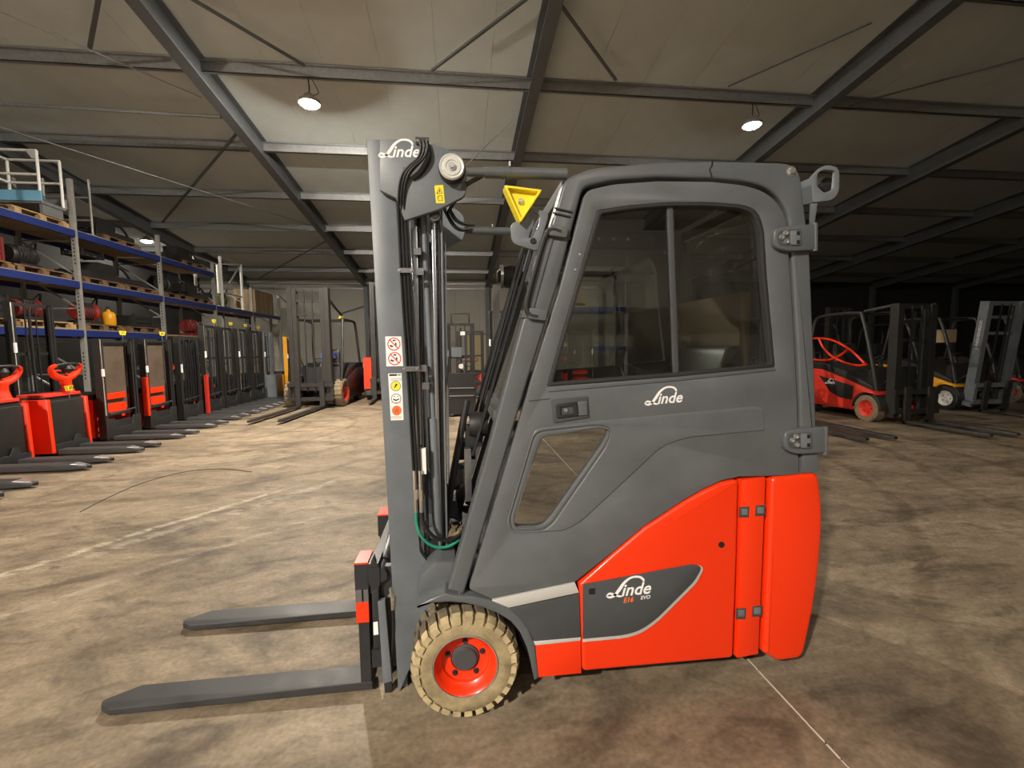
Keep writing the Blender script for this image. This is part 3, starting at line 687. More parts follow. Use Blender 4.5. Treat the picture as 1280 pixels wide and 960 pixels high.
# the yellow three-sided warning lamp housing
T0 = [V(630, 231, 1.735), V(678, 237, 1.735), V(651, 278, 1.735)]; cc = (T0[0]+T0[1]+T0[2])/3
tri = [(p.x, p.z) for p in T0]; ins = offset(tri, .009)
mb = MB()
mb.prism([rnd([t+(.008,) for t in tri]), rnd([t+(.006,) for t in ins])], 1.735, 1.80, .002)
mb.prism([offset(tri, .007)], 1.757, 1.775)
yl = mb.build('warning_lamp', 'signal_yellow', fk)
mb = MB(); mb.lathe([(.001, -.010), (.007, -.009), (.009, -.004), (.012, -.002), (.013, .004)], (cc.x-.002, 1.756, cc.z-.004), 'Y', 18); mb.build('lamp_lens', 'silver', yl)
mb = MB(); mb.tube([(cc.x, 1.79, cc.z), (V(655, 285, 1.80).x, 1.81, V(655, 285, 1.80).z)], .014, 8); mb.build('lamp_mount', 'panel_dark', yl)

# --- tilt cylinders from the mast head to the cab
for (Y, nm) in ((1.80, 'near'), (2.68, 'far')):
    a, b_ = V(583, 215, 1.80), V(708, 218, 1.80)
    mb = MB(); q = a.lerp(b_, .18); mb.tube([(a.x, Y, a.z), (q.x, Y, q.z)], .017, 12); mb.tube([(q.x, Y, q.z), (b_.x, Y, b_.z)], .022, 14)
    for t in (.36, .42): c = a.lerp(b_, t); mb.lathe([(.022, -.004), (.024, -.004), (.024, .004), (.022, .004)], (c.x, Y, c.z), 'X', 14)
    o = mb.build('tilt_cylinder', 'frame_grey', fk)
    c = a.lerp(b_, .42)
    mb = MB(); mb.tube([(c.x, Y-.02, c.z+.018), (c.x, Y-.02, c.z+.035)], .005, 6); mb.build('cylinder_port', 'silver', o)

# --- mast
YM = 1.90                            # outer flank of the near mast channel
def MIR(y): return YN+YFAR-y
for far in (0, 1):
    ff = (lambda y: y) if not far else MIR
    ch = xz([(458, 174), (489, 174), (495, 245), (503, 360), (517, 570), (525, 690), (541, 712), (541, 765), (516, 828), (498, 868)], YM)
    mb = MB(); mb.prism([ch], ff(YM), ff(YM+.022), .004)
    web = xz([(458, 174), (470, 174), (509, 868), (498, 868)], YM); mb.prism([web], ff(YM+.022), ff(YM+.10), 0)
    chn = mb.build('mast_channel', 'mast_grey', fk)
    if not far: channel = chn
    # inner rails, each a slim vertical bar
    for (x0, x1, x2, x3, ya, yb, mm_) in ((513, 521, 531, 524, 1.925, 1.985, 'bare_steel'), (521.5, 525, 536, 533, 1.94, 2.0, 'black_metal'), (539, 543.5, 553, 548, 1.93, 1.99, 'bare_steel'), (545, 549, 556, 552.5, 1.945, 2.0, 'black_metal'), (550, 552.5, 560, 557.5, 1.95, 1.99, 'mast_grey')):
        pl = xz([(x0, 250), (x1, 250), (x2, 700), (x3, 700)], 1.94)
        mb = MB(); mb.prism([pl], ff(ya), ff(yb), .002); mb.build('inner_rail', mm_, fk)
    a, b_ = V(529, 262, 1.945), V(548, 672, 1.945); c = a.lerp(b_, .62)
    mb = MB(); mb.tube([(a.x, ff(1.945), a.z), (c.x, ff(1.945), c.z)], .012, 12); mb.tube([(c.x, ff(1.945), c.z), (b_.x, ff(1.945), b_.z)], .0235, 14)
    cyl = mb.build('lift_cylinder', 'mast_grey', fk)
    mb = MB(); a2 = V(540, 268, 1.95); b2 = V(551, 560, 1.95); mb.tube([(a2.x, ff(1.96), a2.z), (b2.x, ff(1.96), b2.z)], .008, 8); mb.build('lift_chain', 'black_metal', fk)
    mb = MB(); q = V(543, 268, 1.90); mb.lathe([(.001, -.01), (.012, -.01), (.014, -.004), (.022, -.003), (.024, .004), (.024, .02)], (q.x, ff(1.92), q.z), 'Y', 18, 1 if not far else -1); mb.build('chain_anchor', 'bare_steel', fk)
    # head plate
    hpz = xz(rnd([(475, 175), (504, 174), (545, 182), (566, 190, 6), (582, 203, 8), (584, 233, 6), (580, 246, 4), (549, 262), (506, 276, 2), (495, 248), (475, 238)]), 1.87)
    mb = MB(); mb.prism([hpz], ff(1.865), ff(1.89), .003); head = mb.build('head_plate', 'mast_grey', fk)
    q = V(565, 212, 1.85)
    mb = MB(); mb.lathe([(.001, -.033), (.022, -.033), (.024, -.036), (.034, -.036), (.036, -.033), (.041, -.033), (.045, -.035), (.05, -.03), (.05, -.024)], (q.x, ff(1.85), q.z), 'Y', 32, 1 if not far else -1)
    mb.slot(1); mb.lathe([(.05, -.024), (.053, -.02), (.053, .012), (.048, .018)], (q.x, ff(1.85), q.z+.0), 'Y', 32, 1 if not far else -1)
    sp = mb.build('pivot_cap', ['strip_white', 'black_metal'], fk)
    mb = MB(); mb.lathe([(.001, -.047), (.009, -.047), (.011, -.044), (.011, -.036)], (q.x, ff(1.85), q.z), 'Y', 6, 1 if not far else -1); mb.lathe([(.011, -.038), (.016, -.038), (.016, -.035)], (q.x, ff(1.85), q.z), 'Y', 16, 1 if not far else -1); mb.build('pivot_bolt', 'silver', sp)
    if not far: headp = head
logo_on('lettering', 473, 196, 529, 196, 1.8642, headp)
PX('warning_sticker', [[(543, 232), (554, 231), (556, 254), (545, 254)]], 1.8644, 1.866, 'signal_yellow', headp, b=0)
mb = MB(); fn = lambda u, v: V(u, v, 1.8640)
ribbon(mb, [(546, 242), (549.5, 234.5), (553, 241.6), (546, 242)], [1]*4, fn); ribbon(mb, [(549.5, 237), (549.6, 240.5)], [1.2]*2, fn)
ribbon(mb, [(547.5, 245), (552.5, 244.6), (553.2, 250.8), (548, 251), (547.5, 245)], [1]*5, fn); mb.build('sticker_print', 'black_print', headp, smooth=0)
# mast cross members
for (x, y, h, dp) in ((486, 196, .06, .03), (500, 430, .05, .03), (512, 640, .07, .04)):
    q = V(x, y, YM+.05); mb = MB(); mb.box(q.x-dp, q.x+dp, YM+.09, MIR(YM+.09), q.z-h/2, q.z+h/2); mb.build('mast_crossbar', 'black_metal', fk)
# stickers on the channel
def sticker(name, x0, y0, x1, y1, x2, y2, x3, y3): return [(x0, y0), (x1, y1), (x2, y2), (x3, y3)]
mb = MB(); Y = YM-.0005; fn = lambda u, v: V(u, v, Y-.0004)
mb.prism([xz([(481.5, 420.5), (501.5, 420.5), (504, 457.5), (483, 458)], Y)], Y, YM+.001)
def ring(mb, cx, cy, r, w, f, n=28): ribbon(mb, [(cx+r*math.cos(2*PI*k/n), cy+r*math.sin(2*PI*k/n)) for k in range(n+1)], [w]*(n+1), f)
def disc(mb, cx, cy, r, f, n=24): mb.add([f(cx+r*math.cos(2*PI*k/n), cy+r*math.sin(2*PI*k/n)) for k in range(n)], [tuple(range(n))])
for (cx_, cy_) in ((492.4, 430.2), (493.4, 448.3)):
    mb.slot(2)
    fk2 = lambda u, v: V(u, v, Y-.0003)
    ribbon(mb, [(cx_-5, cy_+1.5), (cx_-2.5, cy_+3), (cx_-.5, cy_+2.5)], [2.4, 2, 1], fk2)
    ribbon(mb, [(cx_+2, cy_+3), (cx_+2.6, cy_-.5), (cx_+1.6, cy_-2)], [1.6, 2, 1], fk2)
    ribbon(mb, [(cx_-1.5, cy_-4.5), (cx_+2, cy_-4.8)], [1.8, 1.8], fk2)
    mb.slot(1); ring(mb, cx_, cy_, 7.6, 1.3, fn); ribbon(mb, [(cx_-5.4, cy_-5.4), (cx_+5.4, cy_+5.4)], [1.4, 1.4], lambda u, v: V(u, v, Y-.0006))
mb.build('prohibition_sticker', ['white_print', 'red_print', 'black_print'], channel, smooth=0)
mb = MB(); mb.prism([xz([(485, 467), (502, 466.5), (504.5, 525), (488.5, 525.5)], Y)], Y, YM+.001)
mb.slot(1); ribbon(mb, [(486.5, 469), (496, 468.7)], [2.4]*2, fn); ribbon(mb, [(496.5, 468.7), (501, 468.6)], [1.2]*2, fn)
mb.slot(4); 
for yy_ in (473.3, 475.3, 503.5, 521, 523): ribbon(mb, [(488.5, yy_), (502, yy_-.3)], [.7]*2, fn)
mb.slot(2); disc(mb, 494.6, 482.5, 5.6, fn); mb.slot(1); ring(mb, 494.6, 482.5, 6, .6, fn); fn6 = lambda u, v: V(u, v, Y-.0008); ribbon(mb, [(493, 485), (496, 480)], [1, 2.5], fn6)
ring(mb, 495.2, 498.3, 5.9, .7, fn); ribbon(mb, [(491.5, 499), (495, 500.5), (499, 498.6)], [1.4, 1.8, 1.2], fn6); ribbon(mb, [(492.5, 495.5), (494, 495.3)], [1, 1], fn6); ribbon(mb, [(496.5, 495.3), (498, 495.2)], [1, 1], fn6)
mb.slot(3); disc(mb, 496, 513.2, 6.1, fn); mb.slot(5); ribbon(mb, [(494, 516), (496, 510.5), (498, 515.8)], [.9]*3, fn6)
mb.build('service_sticker', ['white_print', 'black_print', 'yellow_print', 'orange_print', 'tyre_tan', 'maroon'], channel, smooth=0)
# hoses
def hose(name, pts, r, m='hose', Y0=1.875, seg=8, parent=fk):
    P3 = [V(p[0], p[1], p[2] if len(p) > 2 else Y0) for p in pts]
    mb = MB(); mb.tube(curve(P3, 6), r, seg); return mb.build(name, m, parent)
for (dx, dy) in ((0, 0), (4.6, 0), (9.2, 1)):
    hose('hose', [(525+dx*.9, 176, 1.845), (526+dx*.9, 186, 1.84), (522+dx*.8, 198, 1.84), (510+dx*.8, 209, 1.845), (502+dx*.8, 221, 1.85), (498.5+dx*.7, 245, 1.86), (499+dx*.95, 290, 1.88), (502.5+dx*.95, 360), (508.5+dx*.95, 450), (514+dx*.95, 540), (518+dx*.85, 606)], .0054)
for (x, y, w, h) in ((528, 176, 17, 9), (514, 212, 20, 5), (507, 338, 21, 6), (513, 461, 23, 6)):
    mb = MB(); a = V(x-w/2, y-h/2, 1.858); b_ = V(x+w/2, y+h/2, 1.858)
    mb.box(a.x, b_.x, 1.855, 1.862, b_.z, a.z)
    cl = mb.build('hose_clamp', 'black_metal' if y < 300 else 'bare_steel', fk)
    for dx in (-w*.36, w*.36):
        mb = MB(); mb.lathe([(.001, -.006), (.005, -.006), (.006, 0)], V(x+dx, y, 1.856), 'Y', 8); mb.build('clamp_bolt', 'chrome', cl)
for (x, y) in ((521.5, 315), (525, 340), (529, 460), (532, 482)):
    mb = MB(); q = V(x, y, 1.92); mb.box(q.x-.014, q.x+.016, 1.905, 1.925, q.z-.014, q.z+.014); mb.build('rail_bracket', 'bare_steel', fk)
mb = MB(); mb.tube([V(530, 485, 1.915), V(533.5, 560, 1.915), V(535, 586, 1.915)], .007, 8); mb.build('bleed_pipe', 'bare_steel', fk)
hose('sleeve', [(531, 182, 1.855), (533, 196, 1.855), (525, 212, 1.86), (514, 222, 1.868)], .019, 'black_plastic')
for (dx) in (0, 7):
    mb = MB(); mb.tube([V(518+dx, 588, 1.872), V(519+dx, 612, 1.872)], .0085, 8); mb.tube([V(519+dx, 612, 1.872), V(519.5+dx, 624, 1.872)], .011, 6); mb.tube([V(519.5+dx, 624, 1.872), V(520+dx, 640, 1.872)], .009, 10); mb.build('hose_fitting', 'chrome', fk)
mb = MB(); q = V(529, 575, 1.885); mb.box(q.x-.012, q.x+.012, 1.88, 1.90, q.z-.06, q.z+.05); mb.build('fitting_bracket', 'white_paint', fk)
hose('green_hose', [(520, 638, 1.872), (521, 655, 1.87), (527, 671, 1.87), (540, 682, 1.88), (556, 684, 1.89), (570, 678, 1.90), (580, 668, 1.92)], .0065, 'green_hose')
hose('hose', [(527, 638, 1.872), (529, 652, 1.87), (537, 666, 1.87), (548, 674, 1.88), (562, 675, 1.89), (575, 668, 1.90), (584, 655, 1.92)], .0085, 'hose')
hose('hose', [(560, 265, 2.0), (572, 245, 1.95), (582, 232, 1.88), (595, 224, 1.84), (604, 219, 1.82)], .009)
hose('hose', [(556, 262, 2.2), (566, 280, 2.3), (575, 287, 2.45), (590, 286, 2.6)], .010)
hose('hose', [(562, 262, 2.2), (570, 275, 2.3), (580, 280, 2.45), (592, 281, 2.6)], .010)
hose('hose', [(553, 600, 2.1), (560, 608, 2.1), (572, 610, 2.05), (586, 602, 2.0)], .009)
hose('hose', [(548, 250, 2.2), (562, 255, 2.2), (574, 240, 2.0), (580, 232, 1.9)], .012)

# --- fork carriage and forks
ZF = 0.045
def fork(y0):
    mb = MB(); w = .115
    outl = [(-1.516, .05), (-1.505, .03), (-1.455, 0.0), (-.405, 0.0), (-.405, w), (-1.40, w), (-1.505, w-.045), (-1.516, w-.055)]
    mb.prism([[(x, y0+y) for (x, y) in outl]], ZF+.006, ZF-.028, .003, fn=lambda u, v, h: (u, v, h if u > -1.45 else h*.75))
    f_ = mb.build('fork', 'fork_worn', fk, smooth=15)
    mb = MB(); mb.box(-.452, -.408, y0, y0+w, ZF+.006, .52); mb.build('shank', 'black_metal', f_)
    mb = MB(); mb.box(-.460, -.404, y0-.003, y0+w+.003, .47, .585); mb.box(-.405, -.36, y0-.003, y0+w+.003, .50, .585); mb.build('fork_hook', 'black_metal', f_)
    mb = MB(); mb.box(-.460, -.404, y0-.003, y0+w+.003, .585, .592); mb.build('hook_cap', 'red_paint', f_)
    return f_
fork(1.908); fork(2.468)
mb = MB(); mb.box(-.40, -.355, 1.90, 2.60, .49, .57); mb.build('carriage_bar', 'black_metal', fk)
mb = MB(); mb.box(-.40, -.355, 1.90, 2.60, .12, .20); mb.build('carriage_bar', 'black_metal', fk)
for y in (1.905, 2.05, 2.40, 2.56):
    mb = MB(); mb.box(-.392, -.36, y, y+.03, .15, .52); mb.build('carriage_stile', 'black_metal', fk)
mb = MB(); mb.box(-.458, -.405, 1.897, 1.908, .33, .42); mb.build('fork_plate', 'red_paint', fk)
mb = MB(); mb.box(-.458, -.432, 1.899, 1.93, .42, .475); mb.box(-.425, -.405, 1.899, 1.93, .42, .475); mb.build('fork_latch', 'bare_steel', fk)
a, b_ = V(476, 722, 1.92), V(491, 668, 2.5)
mb = MB(); mb.tube([(a.x, 1.905, .53), (a.x, 1.93, .53), (a.x, 2.58, .55)], [.030, .036, .036], 16); sc_ = mb.build('side_shift_cylinder', 'black_metal', fk)
for y in (2.0, 2.3): mb = MB(); mb.lathe([(.036, -.012), (.041, -.01), (.041, .01), (.036, .012)], (a.x, y, .533), 'Y', 16); mb.build('cylinder_collar', 'black_plastic', sc_)
PX('guide_bar', [[(472, 752), (481, 750), (490, 852), (479, 855)]], 1.893, 1.915, 'mast_grey', b=0.002)
PX('guide_foot', [[(480, 855), (490, 853), (490, 866), (481, 867)]], 1.897, 1.915, 'black_metal', b=0.002)
PX('carriage_label', [[(466.5, 778), (472, 777), (473, 793), (467, 794)]], 1.8955, 1.90, 'white_print', b=0)
PX('carriage_cheek', [[(465, 738), (473, 736), (476, 808), (467, 812)]], 1.8965, 1.92, 'black_metal', b=0.001)
PX('carriage_bracket', [[(463, 704), (467, 694), (474, 716), (470, 742), (463, 742)]], 1.91, 1.93, 'black_metal', b=0.002)
mb = MB(); mb.tube([V(488, 735, 1.90), V(491, 748, 1.90), V(491, 762, 1.90)], [.008, .011, .008], 8); mb.tube([V(485, 744, 1.90), V(494, 746, 1.90)], .006, 6); mb.build('hose_fitting', 'chrome', fk)
hose('hose', [(491, 760, 1.9), (492, 785, 1.9), (490, 815, 1.91), (486, 830, 1.93)], .007)
mb = MB(); mb.lathe([(.001, -.012), (.014, -.012), (.016, 0), (.016, .01)], V(489, 655, 2.40), 'Y', 12); mb.build('roller', 'silver', fk)
for y in (1.925, 2.54):
    mb = MB(); mb.box(-.357, -.30, y, y+.03, .10, .56); mb.build('carriage_side', 'black_metal', fk)
# drip mat under the mast foot
mb = MB(); mb.box(-.33, -.05, 1.99, 2.48, .30, .42); mb.build('front_axle', 'black_metal', fk)

# --- inside the cab
mb = MB(); mb.box(.0, .75, 1.80, 2.68, .50, .54); mb.build('cab_floor', 'black_plastic', fk)
seat = [(.75, .88), (1.22, .86), (1.27, .95), (1.36, 1.38), (1.34, 1.50), (1.28, 1.50), (1.20, 1.30), (1.13, 1.02), (1.05, .99), (.78, 1.0)]
mb = MB(); mb.prism([rnd([s_+(.05,) for s_ in seat])], 1.98, 2.50, .035, bback=.035, bseg=3); st = mb.build('seat', 'seat_black', fk)
mb = MB(); mb.tube([(1.0, 1.99, 1.0), (1.10, 1.985, 1.02), (1.19, 1.985, 1.28), (1.26, 1.99, 1.49), (1.32, 2.0, 1.5)], .006, 6); mb.build('seat_piping', 'strip_white', st)
mb = MB(); mb.box(.85, 1.10, 1.86, 1.94, 1.12, 1.17); mb.box(1.02, 1.10, 1.87, 1.93, .9, 1.12); mb.build('armrest', 'black_plastic', st)
mb = MB(); mb.box(.72, 1.28, 1.90, 2.58, .54, .88); mb.build('seat_box', 'panel_dark', fk)
mb = MB(); c0 = Vector((.62, 2.15, 1.26)); nrm = Vector((.42, 0, .9)).normalized(); ux = Vector((0, 1, 0)); uy = nrm.cross(ux)
mb.tube([c0+(ux*math.cos(2*PI*k/28)+uy*math.sin(2*PI*k/28))*.16 for k in range(28)], .013, 8, True)
mb.bar(c0-ux*.16, c0+ux*.16, .03, .015); mb.bar(c0, c0+uy*.16, .03, .015); sw = mb.build('steering_wheel', 'black_plastic', fk)
mb = MB(); mb.tube([c0, (.42, 2.15, .75), (.40, 2.15, .54)], [.03, .05, .06], 10); mb.build('steering_column', 'panel_dark', fk)
q0 = V(566, 730, 1.76); 
mb = MB(); mb.prism([[(.12, .54), (.42, .54), (.44, .92), (.38, 1.06), (.27, 1.06)]], 1.83, 2.66, .02); mb.build('dashboard', 'panel_dark', fk)
mb = MB(); a = V(748, 300, 2.3); mb.box(.45, 1.05, 2.20, 2.66, 1.98, 2.07); cs = mb.build('overhead_console', 'black_plastic', fk)
for k in range(5):
    mb = MB(); x = .55+k*.075; mb.lathe([(.001, -.004), (.008, -.003), (.009, .002)], (x, 2.198, 2.03), 'Y', 10); mb.build('console_lamp', 'white_paint', cs)
mb = MB(); mb.box(.49, .99, 2.196, 2.2, 1.995, 2.055); mb.build('console_face', 'panel_dark', cs)
mb = MB(); mb.box(1.33, 1.38, 2.0, 2.60, 1.05, 1.75); mb.build('rear_board', 'beige_panel', fk)
mb = MB(); mb.tube([(1.36, 1.86, 1.27), (1.36, 1.86, 1.36)], .022, 14); mb.build('bottle_holder', 'silver', fk)
mb = MB(); mb.tube([(1.0, 1.95, 1.38), (1.02, 1.93, 1.52)], .008, 6); mb.tube([(1.0, 1.95, 1.38), (.97, 1.96, 1.25)], .01, 6); mb.build('belt_buckle_strap', 'mast_grey', fk)
mb = MB(); mb.tube(curve([(.30, 2.0, 1.06), (.33, 1.98, 1.2), (.36, 1.97, 1.28)], 4), .009, 8); mb.tube([(.36, 1.97, 1.28), (.37, 1.97, 1.33)], .017, 10); mb.build('control_lever', 'mast_grey', fk)
mb = MB(); mb.tube(curve([(.22, 2.3, 1.05), (.24, 2.3, 1.35), (.33, 2.28, 1.5)], 4), .006, 6); mb.build('lamp_stalk', 'mast_grey', fk)
mb = MB(); mb.prism([[(.42, 1.10), (.50, 1.11), (.49, 1.24), (.455, 1.27), (.43, 1.2)]], 1.84, 1.85, 0); mb.build('paper_note', 'white_paint', fk)
# things fixed in front of the windscreen: work lamp, wiper, protective grille
def GP(t, y): return Vector((pa.x+(pb.x-pa.x)*t-.05, y, pa.z+(pb.z-pa.z)*t))
q = V(625, 346, 2.4)
mb = MB(); mb.lathe([(.001, -.05), (.03, -.045), (.055, -.01), (.062, .02), (.05, .07), (.02, .10), (.001, .10)], (q.x+.03, 2.4, q.z), 'X', 24); wl = mb.build('work_lamp', 'black_plastic', fk)
mb = MB(); mb.lathe([(.058, .012), (.064, .016), (.064, .028), (.058, .03)], (q.x+.03, 2.4, q.z), 'X', 24, -1); mb.lathe([(.001, .02), (.057, .012)], (q.x+.03, 2.4, q.z), 'X', 24, -1); mb.build('lamp_ring', 'chrome', wl)
mb = MB(); a, b_ = V(620, 356, 2.4), V(621, 440, 2.4); mb.bar(a, b_, .014, .035); mb.build('lamp_post', 'galvanised', wl)
for y in (1.95, 2.2, 2.5):
    mb = MB(); mb.tube([GP(.30, y), GP(.75, y), GP(.93, y)], .008, 6); mb.build('windscreen_bar', 'black_metal', fk)
mb = MB(); mb.tube([GP(.45, 2.0)+Vector((-.03, 0, 0)), GP(.9, 2.05)+Vector((-.03, 0, 0))], .009, 6); mb.tube([GP(.52, 2.12)+Vector((-.04, 0, 0)), GP(.88, 2.0)+Vector((-.03, 0, 0))], .006, 6); mb.build('wiper', 'black_plastic', fk)
mb = MB(); p0 = GP(.38, 1.98); mb.lathe([(.001, -.03), (.05, -.03), (.06, 0), (.05, .05), (.001, .05)], (p0.x-.02, 2.0, p0.z), 'X', 14); mb.build('wiper_motor', 'black_plastic', fk)
mb = MB(); a, b_ = V(583, 560, 2.0), V(588, 625, 2.0); mb.box(a.x-.01, a.x+.02, 1.98, 2.02, b_.z, a.z); mb.build('relay_plate', 'bare_steel', fk)
mb = MB(); mb.tube([V(584, 500, 2.05), V(565, 600, 2.05), V(553, 690, 2.05)], .016, 8); mb.build('support_strut', 'black_metal', fk)
for (t, y) in ((.34, 2.05), (.28, 2.2), (.22, 2.05)):
    p0 = GP(t, y); mb = MB(); mb.box(p0.x-.05, p0.x+.03, y, y+.12, p0.z-.05, p0.z+.04); mb.build('valve_block', 'black_metal', fk)

# ================================================================== background machines (local frame: x forward, y left, z up)
def c_rail(mb, x, y, sy, dx, dy, t, z0, z1):
    """upright C channel opening towards the middle of the mast"""
    o = [(x-dx/2, y), (x+dx/2, y), (x+dx/2, y-sy*dy), (x+dx/2-t, y-sy*dy), (x+dx/2-t, y-sy*t), (x-dx/2+t, y-sy*t), (x-dx/2+t, y-sy*dy), (x-dx/2, y-sy*dy)]
    mb.prism([o], z0, z1, 0, fn=lambda u, v, w: (u, v, w)); return mb
def low_fork(parent, y, x0, x1, w=.17, h=.06, z=.025, m='fork_worn', tip=True):
    mb = MB(); n = .22
    mb.prism([[(x0, y-w/2), (x1-n, y-w/2), (x1-.03, y-w*.22), (x1, y), (x1-.03, y+w*.22), (x1-n, y+w/2), (x0, y+w/2)]], z+h, z, .008, fn=lambda u, v, q: (u, v, q if u < x1-.1 else z+(q-z)*.55))
    f_ = mb.build('fork', m, parent)
    if tip:
        mb = MB(); mb.prism([[(x1-.20, y-w*.40), (x1-.04, y-w*.16), (x1-.02, y), (x1-.04, y+w*.16), (x1-.20, y+w*.40)]], z+h+.002, z+h*.8, .001, fn=lambda u, v, q: (u, v, q if u < x1-.1 else z+(q-z)*.58)); mb.build('fork_tip', 'silver', f_)
    return f_
def number_tag(parent, x, y, z, txt, s=1.0, wire=.1):
    mb = MB(); w, h = .085*s, .07*s
    mb.prism([[(y-w, z+h), (y+w, z+h), (y+w*.72, z), (y-w*.72, z)]], x+.006, x, .001, fn=lambda u, v, q: (q, u, v))
    mb.slot(1)
    if txt: text_mb(mb, txt, lambda u, v: (x+.0068, y+u, z+.018*s+v), .062*s, 0, .002)
    t = mb.build('number_tag', ['signal_yellow', 'black_print'], parent, smooth=0)
    mb = MB(); mb.tube([(x, y, z+.01), (x, y, z-wire)], .004, 5); mb.build('tag_wire', 'galvanised', t)

def stacker(X, Y, label, w=.72, mh=1.7, body='truck_red', rail='truck_black', guard=True, num=None, fx=1.15, chrome=1, tall=0, dark=0, fy=.21):
    r = empty('pallet_stacker', (X, Y, 0)); tag(r, label, 'stacker', 'pallet stackers parked in front of the rack')
    hw = w/2
    for s in (-1, 1):
        mb = MB(); c_rail(mb, 0, s*hw, s, .11, .045, .012, .06, mh); mb.build('mast_rail', rail, r)
        mb = MB(); c_rail(mb, .0, s*(hw-.05), s, .09, .04, .01, .08, mh-.03+tall); mb.build('inner_rail', rail, r)
        low_fork(r, s*fy, .05, fx)
    for (z, h) in (((mh-.06, .06), (.42, .06)) if guard else ((mh-.06, .06), (mh*.62, .05), (.42, .06))):
        mb = MB(); mb.box(-.05, -.02, -hw+.05, hw-.05, z, z+h); mb.build('crossbar', rail, r)
    # cut-out front plate
    mb = MB(); mb.prism([[(-hw, .05), (hw, .05), (hw, .38), (hw*.55, .38), (hw*.40, .22), (-hw*.40, .22), (-hw*.55, .38), (-hw, .38)]], .075, .05, .006, fn=lambda u, v, q: (q, u, v)); mb.build('front_plate', 'truck_black', r)
    mb = MB(); mb.box(.02, .05, -hw+.06, hw-.06, .10, .34); mb.build('fork_carriage', 'black_metal', r)
    mb = MB(); mb.tube([(.06, -hw*.75, .47), (.06, hw*.75, .50)], .012, 6); mb.build('carriage_rod', 'bare_steel', r)
    for s in ((-1, 1) if chrome > 1 else (-1,) if chrome else ()):
        mb = MB(); mb.tube([(.06, s*(hw-.02), .45), (.06, s*(hw-.02), mh-.25)], .013, 8); mb.tube([(.06, s*(hw-.02), mh-.25), (.06, s*(hw-.02), mh-.02)], .018, 8); ly = mb.build('lift_cylinder', 'chrome', r)
        mb = MB(); mb.tube([(.06, s*(hw-.02), mh*.64), (.06, s*(hw-.02), mh*.71)], .024, 8); mb.build('cylinder_label', 'white_paint', ly)
    if not guard:
        mb = MB(); mb.tube([(-.01, 0, .2), (-.01, 0, mh-.1)], .022, 8); mb.build('lift_cylinder', 'black_metal', r)
    for s in (() if guard else (-.1, .1)):
        mb = MB(); mb.box(.0, .012, s-.012, s+.012, .3, mh-.05); mb.build('lift_chain', 'black_metal', r)
    if guard:
        mb = MB(); mb.box(-.075, -.07, -hw+.06, hw-.06, .5, mh-.12); mb.build('guard_pane', 'guard_plastic', r)
    mb = MB(); mb.prism([rnd([(-hw, -.85, .12), (hw, -.85, .12), (hw, -.12), (-hw, -.12)])], .72, .08, .03, fn=lambda u, v, q: (v, u, q)); bd = mb.build('drive_body', body, r)
    mb = MB(); mb.box(-.80, -.14, -hw+.04, hw-.04, .72, .80); mb.build('battery_cover', 'truck_black', bd)
    mb = MB(); mb.box(-.065, -.03, -.22, .22, .46, .62); mb.box(-.065, -.03, -.22, .22, .70, .80); mb.build('body_stripe', 'red_paint' if body == 'truck_red' and guard else 'truck_black', bd)
    mb = MB(); mb.tube([(-.84, .1, .5), (-.92, .1, .9), (-.98, .1, 1.12)], .03, 8); tl = mb.build('tiller', 'truck_black', r)
    mb = MB(); mb.tube([(-.98, .1+.16*math.cos(t_*PI/6), 1.12+.07*math.sin(t_*PI/6)) for t_ in range(12)], .018, 6, True); mb.build('tiller_handle', body, tl)
    if num is not None: number_tag(r, .05, hw*.35, mh+.07, num, 1.0 if mh < 1.9 else 1.05)
    return r

